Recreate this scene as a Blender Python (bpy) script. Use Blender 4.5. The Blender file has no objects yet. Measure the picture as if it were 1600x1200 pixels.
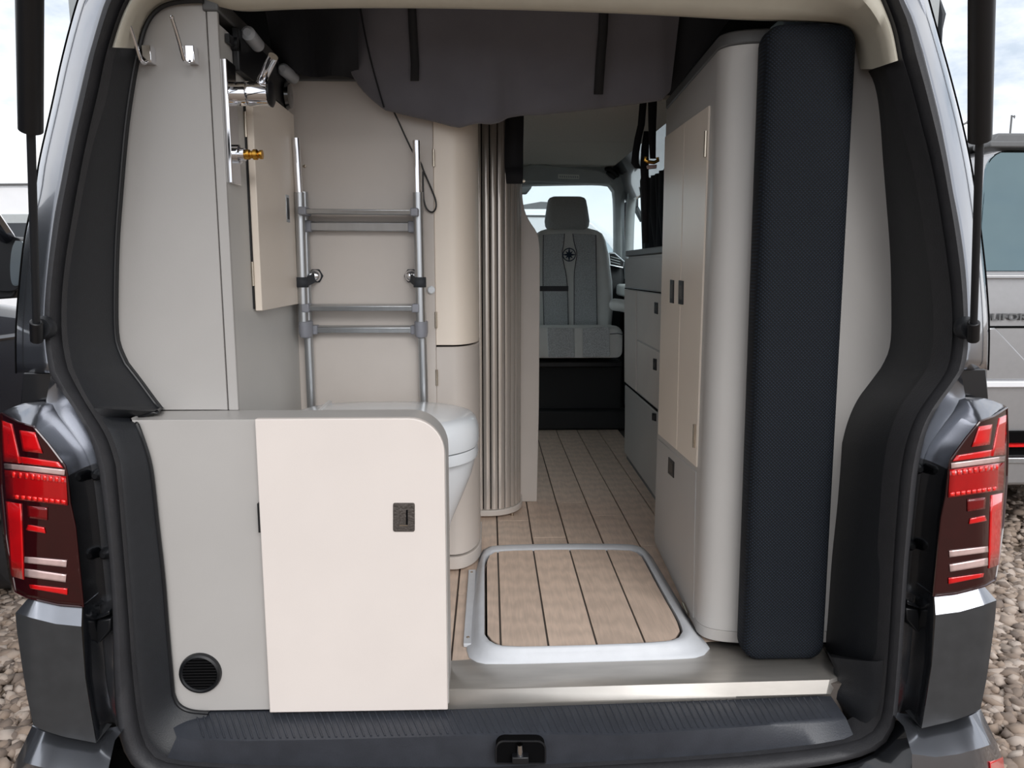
import bpy, bmesh, math, random
import numpy as np
from mathutils import Vector, Matrix
random.seed(7); np.random.seed(7)
scene = bpy.context.scene
COL = scene.collection

# ------------------------------------------------------------------ camera
F_PX, VPX, VPY = 1200.0, 764.0, 420.0
CAM = Vector((-0.046, 0.0, 1.46))
TH = math.atan((600 - VPY) / F_PX)
PH = math.atan((800 - VPX) * math.cos(TH) / F_PX)
FW = Vector((math.sin(PH) * math.cos(TH), math.cos(PH) * math.cos(TH), -math.sin(TH)))
RT = Vector((math.cos(PH), -math.sin(PH), 0))
UP = RT.cross(FW)
cd = bpy.data.cameras.new('camera'); cam = bpy.data.objects.new('camera', cd); COL.objects.link(cam)
cd.sensor_width = 36; cd.lens = 36 * F_PX / 1600; cd.clip_start = 0.02; cd.clip_end = 500
cam.matrix_world = Matrix((( RT.x, UP.x, -FW.x, CAM.x), (RT.y, UP.y, -FW.y, CAM.y), (RT.z, UP.z, -FW.z, CAM.z), (0, 0, 0, 1)))
scene.camera = cam

# ------------------------------------------------------------------ world, sun, exposure
scene.view_settings.view_transform = 'Standard'; scene.view_settings.look = 'None'
scene.view_settings.gamma = 1; scene.view_settings.use_curve_mapping = False
scene.view_settings.exposure = 0.46
SKY_STRENGTH, SUN_STRENGTH = 0.95, 1.25
w = bpy.data.worlds.new('sky'); scene.world = w; w.use_nodes = True
nt = w.node_tree; nt.nodes.clear()
out = nt.nodes.new('ShaderNodeOutputWorld'); bg = nt.nodes.new('ShaderNodeBackground')
tc = nt.nodes.new('ShaderNodeTexCoord'); mp = nt.nodes.new('ShaderNodeMapping'); mp.inputs['Scale'].default_value = (1, 1, 2.2)
nz = nt.nodes.new('ShaderNodeTexNoise'); nz.inputs['Scale'].default_value = 2.6; nz.inputs['Detail'].default_value = 7; nz.inputs['Roughness'].default_value = 0.6
rp = nt.nodes.new('ShaderNodeValToRGB')
rp.color_ramp.elements[0].position = 0.33; rp.color_ramp.elements[0].color = (0.52, 0.60, 0.70, 1)
rp.color_ramp.elements[1].position = 0.56; rp.color_ramp.elements[1].color = (0.98, 0.985, 1.0, 1)
e = rp.color_ramp.elements.new(0.42); e.color = (0.86, 0.90, 0.97, 1)
nt.links.new(tc.outputs['Generated'], mp.inputs['Vector']); nt.links.new(mp.outputs['Vector'], nz.inputs['Vector'])
nt.links.new(nz.outputs['Fac'], rp.inputs['Fac']); nt.links.new(rp.outputs['Color'], bg.inputs['Color'])
nt.links.new(bg.outputs['Background'], out.inputs['Surface']); bg.inputs['Strength'].default_value = SKY_STRENGTH
sl = bpy.data.lights.new('sun', 'SUN'); sl.energy = SUN_STRENGTH; sl.angle = math.radians(32); sl.color = (1.0, 0.98, 0.965)
sun = bpy.data.objects.new('sun', sl); COL.objects.link(sun); sun.location = (0, -3, 6)
sun_to = Vector((-0.22, 0.80, -0.50)).normalized()      # direction in which the light travels
sun.rotation_euler = sun_to.to_track_quat('-Z', 'Y').to_euler()

# ------------------------------------------------------------------ pixel -> place
def P(x, y, X=None, Y=None, Z=None):
    d = FW * F_PX + RT * (x - 800) + UP * (600 - y)
    if X is not None: t = (X - CAM.x) / d.x
    elif Y is not None: t = (Y - CAM.y) / d.y
    else: t = (Z - CAM.z) / d.z
    return CAM + d * t
def PF(x, y, fY):
    """pixel on a surface Y = fY(point)"""
    p = P(x, y, Y=1.45)
    for _ in range(25): p = P(x, y, Y=fY(p))
    return p

# ------------------------------------------------------------------ materials
def lin(c):
    c = [v / 255 for v in c]
    return tuple(v / 12.92 if v <= 0.04045 else ((v + 0.055) / 1.055) ** 2.4 for v in c) + (1,)
MATS = {}
def mat(name, rgb, rough=0.5, metal=0.0, coat=0.0, var=0.06, vscale=8.0, stretch=(1, 1, 1), bump=0.0, bscale=200.0, spec=0.5, trans=0.0, alpha=1.0, emit=0.0, sheen=0.0, rand=0.0):
    m = bpy.data.materials.new(name); m.use_nodes = True; MATS[name] = m
    n = m.node_tree.nodes; L = m.node_tree.links; b = n['Principled BSDF']
    c = lin(rgb)
    b.inputs['Roughness'].default_value = rough; b.inputs['Metallic'].default_value = metal
    b.inputs['Coat Weight'].default_value = coat; b.inputs['Coat Roughness'].default_value = 0.05
    b.inputs['Specular IOR Level'].default_value = spec
    b.inputs['Transmission Weight'].default_value = trans; b.inputs['Alpha'].default_value = alpha
    if sheen: b.inputs['Sheen Weight'].default_value = sheen
    t = n.new('ShaderNodeTexCoord'); mp = n.new('ShaderNodeMapping'); mp.inputs['Scale'].default_value = stretch
    L.new(t.outputs['Object'], mp.inputs['Vector'])
    nz = n.new('ShaderNodeTexNoise'); nz.inputs['Scale'].default_value = vscale; nz.inputs['Detail'].default_value = 4
    L.new(mp.outputs['Vector'], nz.inputs['Vector'])
    hsv = n.new('ShaderNodeHueSaturation'); hsv.inputs['Color'].default_value = c
    mr = n.new('ShaderNodeMapRange'); mr.inputs['To Min'].default_value = 1 - var; mr.inputs['To Max'].default_value = 1 + var
    mr.inputs['From Min'].default_value = 0.3; mr.inputs['From Max'].default_value = 0.7
    L.new(nz.outputs['Fac'], mr.inputs['Value'])
    val = mr.outputs['Result']
    if rand:
        oi = n.new('ShaderNodeObjectInfo'); m2 = n.new('ShaderNodeMapRange')
        m2.inputs['To Min'].default_value = 1 - rand; m2.inputs['To Max'].default_value = 1 + rand
        L.new(oi.outputs['Random'], m2.inputs['Value'])
        mu = n.new('ShaderNodeMath'); mu.operation = 'MULTIPLY'; L.new(val, mu.inputs[0]); L.new(m2.outputs['Result'], mu.inputs[1]); val = mu.outputs[0]
    L.new(val, hsv.inputs['Value']); L.new(hsv.outputs['Color'], b.inputs['Base Color'])
    if bump:
        n2 = n.new('ShaderNodeTexNoise'); n2.inputs['Scale'].default_value = bscale; n2.inputs['Detail'].default_value = 3
        L.new(mp.outputs['Vector'], n2.inputs['Vector'])
        bp = n.new('ShaderNodeBump'); bp.inputs['Strength'].default_value = bump; bp.inputs['Distance'].default_value = 0.002
        L.new(n2.outputs['Fac'], bp.inputs['Height']); L.new(bp.outputs['Normal'], b.inputs['Normal'])
    if emit:
        b.inputs['Emission Color'].default_value = c; b.inputs['Emission Strength'].default_value = emit
    return m
mat('bumper_panel', (62, 63, 65), 0.42, 0.3, 0.2, 0.12, 30)  # dusty finish, with the dark ground reflection also put into the colour
mat('paint', (138, 141, 148), 0.27, 0.9, 1.0, 0.03, 30)
mat('paint_dark', (24, 26, 30), 0.22, 0.2, 0.8, 0.05, 20)
mat('gloss_black', (10, 11, 14), 0.12, 0, 1.0, 0.02)
mat('rubber', (50, 50, 53), 0.55, 0, 0, 0.10, 40, bump=0.3, bscale=300)
mat('black_trim', (30, 32, 36), 0.48, 0, 0, 0.08, 60, bump=0.25, bscale=500)
mat('black_plastic', (20, 21, 24), 0.4, 0, 0, 0.08, 60)
mat('sill_plastic', (54, 57, 64), 0.42, 0, 0, 0.12, 25, bump=0.2, bscale=300)
mat('void', (6, 6, 7), 0.95, spec=0.1, var=0.05) if True else mat('void_', (6, 6, 7), 0.9, 0, 0, 0.05)
mat('cream_trim', (206, 200, 184), 0.5, 0, 0, 0.03, 30)
mat('wall_laminate_lit', (200, 198, 194), 0.38, 0, 0, 0.025, 6, bump=0.05, bscale=400)  # lighter copy of the grey laminate; light on the side wall put into colour
mat('grey_laminate', (180, 177, 174), 0.38, 0, 0, 0.025, 6, bump=0.05, bscale=400)
mat('grey_edge', (176, 172, 168), 0.4, 0, 0, 0.03, 10)
mat('warm_laminate', (204, 196, 189), 0.38, 0, 0, 0.03, 6, bump=0.05, bscale=400)
mat('kitchen_grey', (168, 165, 162), 0.4, 0, 0, 0.03, 6)
mat('cream_laminate', (228, 219, 213), 0.34, 0, 0, 0.02, 6, bump=0.05, bscale=400)
mat('rail_grey', (96, 97, 98), 0.5, 0, 0, 0.05, 20)
mat('chrome', (235, 235, 238), 0.06, 1.0)
mat('steel', (190, 180, 165), 0.25, 1.0)
mat('brass', (212, 160, 70), 0.22, 1.0)
mat('alu', (190, 193, 196), 0.34, 1.0, 0, 0.05, 40, (1, 1, 0.1))
mat('alu_plate', (214, 209, 202), 0.42, 0.8, 0, 0.10, 7, (1, 6, 1), bump=0.04, bscale=80)
mat('grey_plastic', (140, 142, 150), 0.45)
mat('strap', (50, 53, 58), 0.7, bump=0.3, bscale=900)
mat('webbing', (14, 15, 22), 0.65, 0, 0, 0.2, 200, (1, 1, 6), bump=0.5, bscale=600)
mat('fabric', (98, 97, 104), 0.85, 0, 0, 0.08, 10, bump=0.4, bscale=700, sheen=0.15)
mat('black_fabric', (26, 28, 34), 0.9, 0, 0, 0.1, 10, bump=0.3, bscale=500)
mat('ceramic', (226, 230, 234), 0.16, 0, 0.4, 0.01)
mat('tray_plastic', (206, 209, 214), 0.42, 0, 0, 0.04, 30, bump=0.08, bscale=200)
mat('groove', (84, 77, 72), 0.8)
mat('cream_warm_lit', (240, 228, 214), 0.34, 0, 0, 0.02, 6, bump=0.05, bscale=400)  # cream laminate again, the warm light indoors put into the colour
mat('tambour', (216, 208, 200), 0.24, 0.55, 0, 0.03, 10, (1, 1, 0.1))
mat('frosted', (200, 204, 210), 0.35, trans=0.3)
mat('headliner', (226, 221, 212), 0.9, 0, 0, 0.04, 100, bump=0.2, bscale=600)
mat('cab_grey', (172, 177, 178), 0.6, 0, 0, 0.04, 20)
mat('seat_leather', (232, 234, 231), 0.5, 0, 0, 0.03, 20, bump=0.1, bscale=150)
mat('seat_fabric', (204, 208, 210), 0.9, 0, 0, 0.30, 260, bump=0.6, bscale=700)
mat('headrest', (184, 187, 187), 0.8, 0, 0, 0.08, 150)
mat('stitch', (88, 92, 96), 0.8)
mat('navy', (46, 62, 82), 0.7)
mat('white_paint', (232, 233, 236), 0.35, 0, 0.6, 0.02)
mat('silver_paint', (170, 170, 172), 0.3, 0.7, 1.0, 0.03, 30)
mat('navy_paint', (30, 34, 46), 0.18, 0.3, 1.0, 0.03)
mat('dark_glass', (14, 20, 24), 0.03, 0, 0, 0.02, spec=0.9)
mat('tinted_glass', (108, 126, 132), 0.03, 1.0, 0, 0.02)
mat('mirror_glass', (190, 200, 205), 0.03, 1.0)
mat('lamp_dark', (44, 4, 7), 0.10, 0, 0.6, 0.1, 30)
mat('lamp_red', (214, 12, 18), 0.15, 0, 1.0, 0.08, 40)
mat('lamp_dim', (112, 6, 11), 0.15, 0, 0.6, 0.08, 40)
mat('lamp_mid', (170, 8, 14), 0.15, 0, 0.6, 0.08, 40)
mat('lamp_bright', (255, 34, 30), 0.2, 0.1, 1.0, 0.15, 120)
mat('lamp_clear', (226, 196, 192), 0.25, 0.4, 1.0, 0.1, 60)
mat('glass', (220, 236, 240), 0.02, trans=1.0, spec=0.3)
mat('label_print', (232, 234, 228), 0.6)
mat('dash', (24, 26, 28), 0.6)
mat('bronze', (92, 86, 82), 0.45, 0.6, 0, 0.25, 220, bump=0.6, bscale=260)

def wood_mat(name, rgb, shift):
    m = bpy.data.materials.new(name); m.use_nodes = True; MATS[name] = m
    n = m.node_tree.nodes; L = m.node_tree.links; b = n['Principled BSDF']; b.inputs['Roughness'].default_value = 0.5
    t = n.new('ShaderNodeTexCoord'); oi = n.new('ShaderNodeObjectInfo')
    add = n.new('ShaderNodeVectorMath'); add.operation = 'ADD'
    sc = n.new('ShaderNodeVectorMath'); sc.operation = 'SCALE'; sc.inputs[0].default_value = (7, 13, 3); L.new(oi.outputs['Random'], sc.inputs['Scale'])
    L.new(t.outputs['Object'], add.inputs[0]); L.new(sc.outputs[0], add.inputs[1])
    mp = n.new('ShaderNodeMapping'); mp.inputs['Scale'].default_value = (1, 0.07, 1); L.new(add.outputs[0], mp.inputs['Vector'])
    n1 = n.new('ShaderNodeTexNoise'); n1.inputs['Scale'].default_value = 110; n1.inputs['Detail'].default_value = 6; n1.inputs['Distortion'].default_value = 1.2
    L.new(mp.outputs[0], n1.inputs['Vector'])
    mp2 = n.new('ShaderNodeMapping'); mp2.inputs['Scale'].default_value = (1, 0.25, 1); L.new(add.outputs[0], mp2.inputs['Vector'])
    wv = n.new('ShaderNodeTexWave'); wv.wave_type = 'RINGS'; wv.inputs['Scale'].default_value = 22; wv.inputs['Distortion'].default_value = 5; wv.inputs['Detail'].default_value = 3; wv.inputs['Detail Scale'].default_value = 1.6
    L.new(mp2.outputs[0], wv.inputs['Vector'])
    mx = n.new('ShaderNodeMix'); mx.data_type = 'FLOAT'; mx.inputs['Factor'].default_value = 0.22; L.new(n1.outputs['Fac'], mx.inputs['A']); L.new(wv.outputs['Fac'], mx.inputs['B'])
    r = n.new('ShaderNodeValToRGB'); a = lin([v * 0.93 for v in rgb]); c = lin([min(255, v * 1.05) for v in rgb])
    r.color_ramp.elements[0].position = 0.25; r.color_ramp.elements[0].color = a
    r.color_ramp.elements[1].position = 0.75; r.color_ramp.elements[1].color = c
    L.new(mx.outputs['Result'], r.inputs['Fac'])
    hs = n.new('ShaderNodeHueSaturation'); mr = n.new('ShaderNodeMapRange'); mr.inputs['To Min'].default_value = 0.93; mr.inputs['To Max'].default_value = 1.06
    L.new(oi.outputs['Random'], mr.inputs['Value']); L.new(mr.outputs[0], hs.inputs['Value']); L.new(r.outputs['Color'], hs.inputs['Color']); L.new(hs.outputs[0], b.inputs['Base Color'])
wood_mat('wood', (222, 199, 181), 0)

def weave_mat(name, rgb, rgb2, scale):
    m = bpy.data.materials.new(name); m.use_nodes = True; MATS[name] = m
    n = m.node_tree.nodes; L = m.node_tree.links; b = n['Principled BSDF']; b.inputs['Roughness'].default_value = 0.75
    b.inputs['Specular IOR Level'].default_value = 0.3
    t = n.new('ShaderNodeTexCoord'); mp = n.new('ShaderNodeMapping'); mp.inputs['Rotation'].default_value = (0, math.radians(45), 0); L.new(t.outputs['Object'], mp.inputs['Vector'])
    ck = n.new('ShaderNodeTexWave'); ck.wave_type = 'BANDS'; ck.bands_direction = 'X'; ck.inputs['Scale'].default_value = scale
    c2 = n.new('ShaderNodeTexWave'); c2.wave_type = 'BANDS'; c2.bands_direction = 'Z'; c2.inputs['Scale'].default_value = scale
    L.new(mp.outputs[0], ck.inputs['Vector']); L.new(mp.outputs[0], c2.inputs['Vector'])
    mu = n.new('ShaderNodeMath'); mu.operation = 'MULTIPLY'; L.new(ck.outputs['Fac'], mu.inputs[0]); L.new(c2.outputs['Fac'], mu.inputs[1])
    mx = n.new('ShaderNodeMix'); mx.data_type = 'RGBA'; mx.inputs['A'].default_value = lin(rgb); mx.inputs['B'].default_value = lin(rgb2)
    L.new(mu.outputs[0], mx.inputs['Factor']); L.new(mx.outputs['Result'], b.inputs['Base Color'])
    bp = n.new('ShaderNodeBump'); bp.inputs['Strength'].default_value = 0.5; bp.inputs['Distance'].default_value = 0.002; L.new(mu.outputs[0], bp.inputs['Height']); L.new(bp.outputs[0], b.inputs['Normal'])
weave_mat('mesh_weave', (10, 13, 18), (29, 40, 54), 60)

def stone_mat(name, dark, light, per_island):
    m = bpy.data.materials.new(name); m.use_nodes = True; MATS[name] = m
    n = m.node_tree.nodes; L = m.node_tree.links; b = n['Principled BSDF']; b.inputs['Roughness'].default_value = 0.85
    t = n.new('ShaderNodeTexCoord'); nz = n.new('ShaderNodeTexNoise'); nz.inputs['Scale'].default_value = 40 if per_island else 25; nz.inputs['Detail'].default_value = 5
    L.new(t.outputs['Object'], nz.inputs['Vector'])
    r = n.new('ShaderNodeValToRGB'); r.color_ramp.elements[0].color = lin(dark); r.color_ramp.elements[1].color = lin(light)
    e = r.color_ramp.elements.new(0.5); e.color = lin([(a + c) / 2 + k for a, c, k in zip(dark, light, (8, 0, -8))])
    if per_island:
        g = n.new('ShaderNodeNewGeometry'); mx = n.new('ShaderNodeMix'); mx.data_type = 'FLOAT'; mx.inputs['Factor'].default_value = 0.3
        L.new(g.outputs['Random Per Island'], mx.inputs['A']); L.new(nz.outputs['Fac'], mx.inputs['B']); L.new(mx.outputs['Result'], r.inputs['Fac'])
    else: L.new(nz.outputs['Fac'], r.inputs['Fac'])
    L.new(r.outputs['Color'], b.inputs['Base Color'])
stone_mat('stones', (96, 88, 84), (196, 184, 174), True)
stone_mat('ground_dirt', (70, 64, 58), (128, 120, 112), False)

# ------------------------------------------------------------------ mesh helpers
WLOC = {}
def _bm(verts, faces):
    bm = bmesh.new(); vs = [bm.verts.new(v) for v in verts]
    for f in faces:
        try: bm.faces.new([vs[i] for i in f])
        except ValueError: pass
    return bm
def obj(name, bm, m, parent=None, smooth=True, bevel=0.0, seg=2, solid=0.0, offset=0.0, subd=0, kind=None, label=None, angle=38, fix=True):
    if fix: bmesh.ops.recalc_face_normals(bm, faces=bm.faces)
    me = bpy.data.meshes.new(name); 
    bm.to_mesh(me); bm.free()
    n = len(me.vertices); co = np.empty(n * 3); me.vertices.foreach_get('co', co); co = co.reshape(-1, 3)
    c = (co.min(0) + co.max(0)) / 2; co -= c; me.vertices.foreach_set('co', co.ravel())
    if smooth and not subd:
        me.polygons.foreach_set('use_smooth', [True] * len(me.polygons)); me.set_sharp_from_angle(angle=math.radians(angle))
    elif subd: me.polygons.foreach_set('use_smooth', [True] * len(me.polygons))
    me.materials.append(MATS[m]); me.update()
    o = bpy.data.objects.new(name, me); COL.objects.link(o)
    c = Vector(c); WLOC[o.name] = c.copy()
    if parent is not None: o.parent = parent; o.location = c - WLOC[parent.name]
    else: o.location = c
    if subd: md = o.modifiers.new('subd', 'SUBSURF'); md.levels = subd; md.render_levels = subd
    if solid: md = o.modifiers.new('solid', 'SOLIDIFY'); md.thickness = solid; md.offset = offset
    if bevel: md = o.modifiers.new('bevel', 'BEVEL'); md.width = bevel; md.segments = seg; md.limit_method = 'ANGLE'; md.angle_limit = math.radians(35); md.harden_normals = False
    if kind: o['kind'] = kind
    if label: o['label'] = label
    return o
def thing(name, label, cat, loc, group=None):
    o = bpy.data.objects.new(name, None); COL.objects.link(o); o.empty_display_size = 0.1
    o.location = loc; WLOC[o.name] = Vector(loc); o['label'] = label; o['category'] = cat
    if group: o['group'] = group
    return o
def tag(o, label, cat, group=None):
    o['label'] = label; o['category'] = cat
    if group: o['group'] = group
    return o
def struct(o, label=None):
    o['kind'] = 'structure'
    if label: o['label'] = label
    return o
def box_bm(x0, x1, y0, y1, z0, z1, bm=None):
    vs = [(x, y, z) for z in (z0, z1) for y in (y0, y1) for x in (x0, x1)]
    fs = [(0, 2, 3, 1), (4, 5, 7, 6), (0, 1, 5, 4), (2, 6, 7, 3), (0, 4, 6, 2), (1, 3, 7, 5)]
    if bm is None: return _bm(vs, fs)
    v = [bm.verts.new(p) for p in vs]
    for f in fs: bm.faces.new([v[i] for i in f])
    return bm
def prism(pts, vec, bm=None):
    """closed outline extruded along vec"""
    vec = Vector(vec); n = len(pts); a = [Vector(p) for p in pts]
    vs = a + [p + vec for p in a]
    fs = [tuple(range(n)), tuple(range(2 * n - 1, n - 1, -1))] + [(i, (i + 1) % n, n + (i + 1) % n, n + i) for i in range(n)]
    if bm is None: return _bm(vs, fs)
    v = [bm.verts.new(p) for p in vs]
    for f in fs: bm.faces.new([v[i] for i in f])
    return bm
def loft(rows, close=False, caps=False, bm=None):
    """grid of points: rows of equal length; close joins the row ends"""
    m = len(rows[0]); own = bm is None
    if own: bm = bmesh.new()
    v = [[bm.verts.new(p) for p in r] for r in rows]
    for i in range(len(rows) - 1):
        for j in range(m if close else m - 1):
            k = (j + 1) % m
            bm.faces.new((v[i][j], v[i][k], v[i + 1][k], v[i + 1][j]))
    if caps and close:
        bm.faces.new(v[0][::-1]); bm.faces.new(v[-1])
    return bm
def tube(pts, r, n=12, bm=None, flat=None, caps=True, up=None):
    """swept tube along a polyline; r number or list; flat = (a, b) makes an elliptical section"""
    pts = [Vector(p) for p in pts]; rr = r if isinstance(r, (list, tuple)) else [r] * len(pts)
    rows = []; N = up
    for i, p in enumerate(pts):
        d = (pts[min(i + 1, len(pts) - 1)] - pts[max(i - 1, 0)]).normalized()
        if N is None: N = d.orthogonal().normalized()
        N = (N - d * N.dot(d)).normalized(); Bn = d.cross(N)
        fa, fb = flat if flat else (1, 1)
        rows.append([p + (N * math.cos(2 * math.pi * k / n) * fa + Bn * math.sin(2 * math.pi * k / n) * fb) * rr[i] for k in range(n)])
    return loft(rows, True, caps, bm)
def cyl(a, b, r, r2=None, n=24, bm=None): return tube([a, b], [r, r if r2 is None else r2], n, bm)
def resample(pts, n):
    pts = [Vector(p) if len(p) == 3 else Vector((p[0], p[1], 0)) for p in pts]
    L = [0]
    for a, b in zip(pts, pts[1:]): L.append(L[-1] + (b - a).length)
    res = []
    for i in range(n):
        t = L[-1] * i / (n - 1); k = 0
        while k < len(L) - 2 and L[k + 1] < t: k += 1
        s = (t - L[k]) / max(1e-9, L[k + 1] - L[k]); res.append(pts[k].lerp(pts[k + 1], min(1, max(0, s))))
    return res
def smooth_line(pts, it=2):
    """Chaikin corner cutting, ends kept"""
    for _ in range(it):
        q = [pts[0]]
        for a, b in zip(pts, pts[1:]):
            q.append(tuple(0.75 * u + 0.25 * v for u, v in zip(a, b))); q.append(tuple(0.25 * u + 0.75 * v for u, v in zip(a, b)))
        q.append(pts[-1]); pts = q
    return pts
def rrect(x0, x1, y0, y1, r, n=6):
    """rounded rectangle outline in 2D; r number or 4 radii (x0y0, x1y0, x1y1, x0y1)"""
    r = r if isinstance(r, (list, tuple)) else [r] * 4; pts = []
    for (cx, cy, q), rad in zip(((x0, y0, 180), (x1, y0, 270), (x1, y1, 0), (x0, y1, 90)), r):
        sx = 1 if cx == x0 else -1; sy = 1 if cy == y0 else -1
        if rad <= 0: pts.append((cx, cy)); continue
        for k in range(n + 1):
            a = math.radians(q + 90 * k / n); pts.append((cx + sx * rad + rad * math.cos(a), cy + sy * rad + rad * math.sin(a)))
    return pts
def mirror_pts(pts): return [Vector((-p[0], p[1], p[2])) for p in pts]
def lathe(profile, axis_o, axis='Z', n=32, bm=None):
    rows = []
    for k in range(len(profile)):
        r, h = profile[k]; row = []
        for j in range(n):
            a = 2 * math.pi * j / n
            if axis == 'Z': q = (r * math.cos(a), r * math.sin(a), h)
            elif axis == 'X': q = (h, r * math.cos(a), r * math.sin(a))
            else: q = (r * math.cos(a), h, r * math.sin(a))
            row.append(Vector(axis_o) + Vector(q))
        rows.append(row)
    return loft(rows, True, True, bm)
FL = 0.60

# glass: thin pane, clear with a faint mirror sheen
gm = MATS['glass']; gn = gm.node_tree.nodes; gl = gm.node_tree.links; gn.clear()
go = gn.new('ShaderNodeOutputMaterial'); gt = gn.new('ShaderNodeBsdfTransparent'); gt.inputs[0].default_value = (0.90, 0.96, 0.97, 1)
gg = gn.new('ShaderNodeBsdfGlossy'); gg.inputs['Roughness'].default_value = 0.02; gx = gn.new('ShaderNodeMixShader'); gx.inputs[0].default_value = 0.06
gl.new(gt.outputs[0], gx.inputs[1]); gl.new(gg.outputs[0], gx.inputs[2]); gl.new(gx.outputs[0], go.inputs[0])

# ================================================================== SETTING
# ground and gravel
struct(obj('ground', _bm([(-60, -20, 0), (60, -20, 0), (60, 120, 0), (-60, 120, 0)], [(0, 1, 2, 3)]), 'ground_dirt', smooth=False), 'grey brown gravel lot under the vans')
def gravel(n, area):
    ico = bmesh.new(); bmesh.ops.create_icosphere(ico, subdivisions=1, radius=1)
    bv = np.array([v.co[:] for v in ico.verts]); bf = np.array([[v.index for v in f.verts] for f in ico.faces]); ico.free()
    V = []; Fc = []; k = 0
    for (x0, x1, y0, y1), cnt in zip(area, n):
        for _ in range(cnt):
            s = random.choice([0.014, 0.018, 0.022, 0.027, 0.034])
            sc = np.array([s * random.uniform(0.8, 1.5), s * random.uniform(0.7, 1.1), s * random.uniform(0.45, 0.8)])
            v = bv * np.random.uniform(0.6, 1.3, (len(bv), 1)) * sc
            a = random.uniform(0, 6.28); t = random.uniform(-0.5, 0.5)
            Rx = np.array([[1, 0, 0], [0, math.cos(t), -math.sin(t)], [0, math.sin(t), math.cos(t)]])
            Rz = np.array([[math.cos(a), -math.sin(a), 0], [math.sin(a), math.cos(a), 0], [0, 0, 1]])
            v = v @ Rx.T @ Rz.T + np.array([random.uniform(x0, x1), random.uniform(y0, y1), random.uniform(0.0, 0.022)])
            V.append(v); Fc.append(bf + k); k += len(bv)
    V = np.concatenate(V); Fc = np.concatenate(Fc)
    me = bpy.data.meshes.new('gravel_stones'); me.vertices.add(len(V)); me.vertices.foreach_set('co', V.ravel())
    me.loops.add(Fc.size); me.loops.foreach_set('vertex_index', Fc.ravel()); me.polygons.add(len(Fc))
    me.polygons.foreach_set('loop_start', np.arange(0, Fc.size, 3)); me.update(calc_edges=True)
    me.materials.append(MATS['stones'])
    o = bpy.data.objects.new('gravel_stones', me); COL.objects.link(o); o['kind'] = 'stuff'; o['label'] = 'loose grey and brown gravel stones covering the ground'; o['category'] = 'gravel'
gravel([10500, 8500, 8500, 9500, 4500], [(0.7, 2.4, 0.6, 3.3), (2.3, 5.0, 0.8, 4.2), (1.0, 5.2, 3.3, 7.5), (-2.4, -0.7, 0.6, 3.4), (-4.5, -1.0, 3.4, 7)])

# ------------------------------------------------------------------ our van, outside
van = thing('camper_van', 'dark grey camper van with its tailgate open and red tail lamps', 'van', (0, 3.2, 0))
PROF = [(0.86, 0.35), (0.915, 0.62), (0.905, 1.0), (0.89, 1.30), (0.85, 1.62), (0.815, 1.86), (0.775, 2.03), (0.70, 2.12), (0.5, 2.17), (0, 2.19)]
def shell_row(y, inset, k=len(PROF)):
    h = [((x - inset) if x > 0 else 0, z - (inset if z > 1.9 else 0)) for x, z in PROF]
    return [Vector((x, y, z)) for x, z in h] + [Vector((-x, y, z)) for x, z in h[-2::-1]]
def shell_piece(name, y0, y1, a, b):
    """slice a..b of the section, with inner and outer skin"""
    bm = bmesh.new()
    o = [shell_row(y, 0)[a:b] for y in (y0, y1)]; i = [shell_row(y, 0.03)[a:b] for y in (y0, y1)]
    ring = [[*o[k], *i[k][::-1]] for k in (0, 1)]
    loft(ring, True, True, bm)
    return obj(name, bm, 'paint', van)
shell_piece('body_shell', 1.54, 2.45, 0, 19)
shell_piece('roof_panel', 2.45, 4.45, 5, 14); shell_piece('side_panel', 2.45, 4.1, 0, 6); shell_piece('side_panel', 2.45, 4.1, 15, 19)
shell_piece('window_pillar', 3.98, 4.1, 13, 16)
for s in (-1,):
    obj('added_side_window', prism([(s * 0.912, 2.45, 1.30), (s * 0.912, 4.0, 1.30), (s * 0.80, 4.0, 1.86), (s * 0.80, 2.45, 1.86)], (s * 0.005, 0, 0)), 'glass', van, smooth=False)  # unseen window, added on the left to let daylight into the interior
shell_piece('roof_panel', 4.45, 4.80, 5, 14)
shell_piece('front_door_panel', 4.1, 5.5, 0, 4)
shell_piece('front_door_panel', 4.1, 5.5, 15, 19)
for s in (-1, 1):
    obj('front_pillar', tube([(s * 0.80, 4.78, 2.02), (s * 0.84, 5.15, 1.70), (s * 0.87, 5.55, 1.30)], 0.045, 10), 'paint', van)
obj('bonnet', prism([(-0.88, 5.5, 0.4), (-0.88, 5.5, 1.30), (-0.88, 6.1, 1.1), (-0.88, 6.35, 0.85), (-0.88, 6.38, 0.4)], (1.76, 0, 0)), 'paint', van, bevel=0.06, seg=3)
obj('windscreen', prism([(-0.80, 4.82, 2.03), (0.80, 4.82, 2.03), (0.85, 5.5, 1.32), (-0.85, 5.5, 1.32)], (0, 0.006, 0.006)), 'glass', van, smooth=False)
for s in (-1, 1):
    obj('door_window', prism([(s * 0.90, 4.12, 1.32), (s * 0.90, 5.42, 1.32), (s * 0.81, 4.85, 1.93), (s * 0.81, 4.12, 1.93)], (s * 0.005, 0, 0)), 'glass', van, smooth=False)
for s in (-1, 1):
    for yw in (2.45, 5.4): obj('wheel', lathe([(0.0001, -0.09), (0.26, -0.09), (0.30, -0.06), (0.30, 0.06), (0.26, 0.09), (0.0001, 0.09)], Vector((s * 0.76, yw, 0.30)), 'X', 28), 'rubber', van)
obj('underbody', box_bm(-0.84, 0.84, 1.45, 5.5, 0.30, 0.50), 'void', van)

def lean(base, k=0.10): return lambda p: base + k * max(0.0, p.z - 1.15)
def trace(pts, n, base, k=0.10, it=2):
    return [PF(p.x, p.y, lean(base, k)) for p in resample(smooth_line(pts, it), n)]
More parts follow.
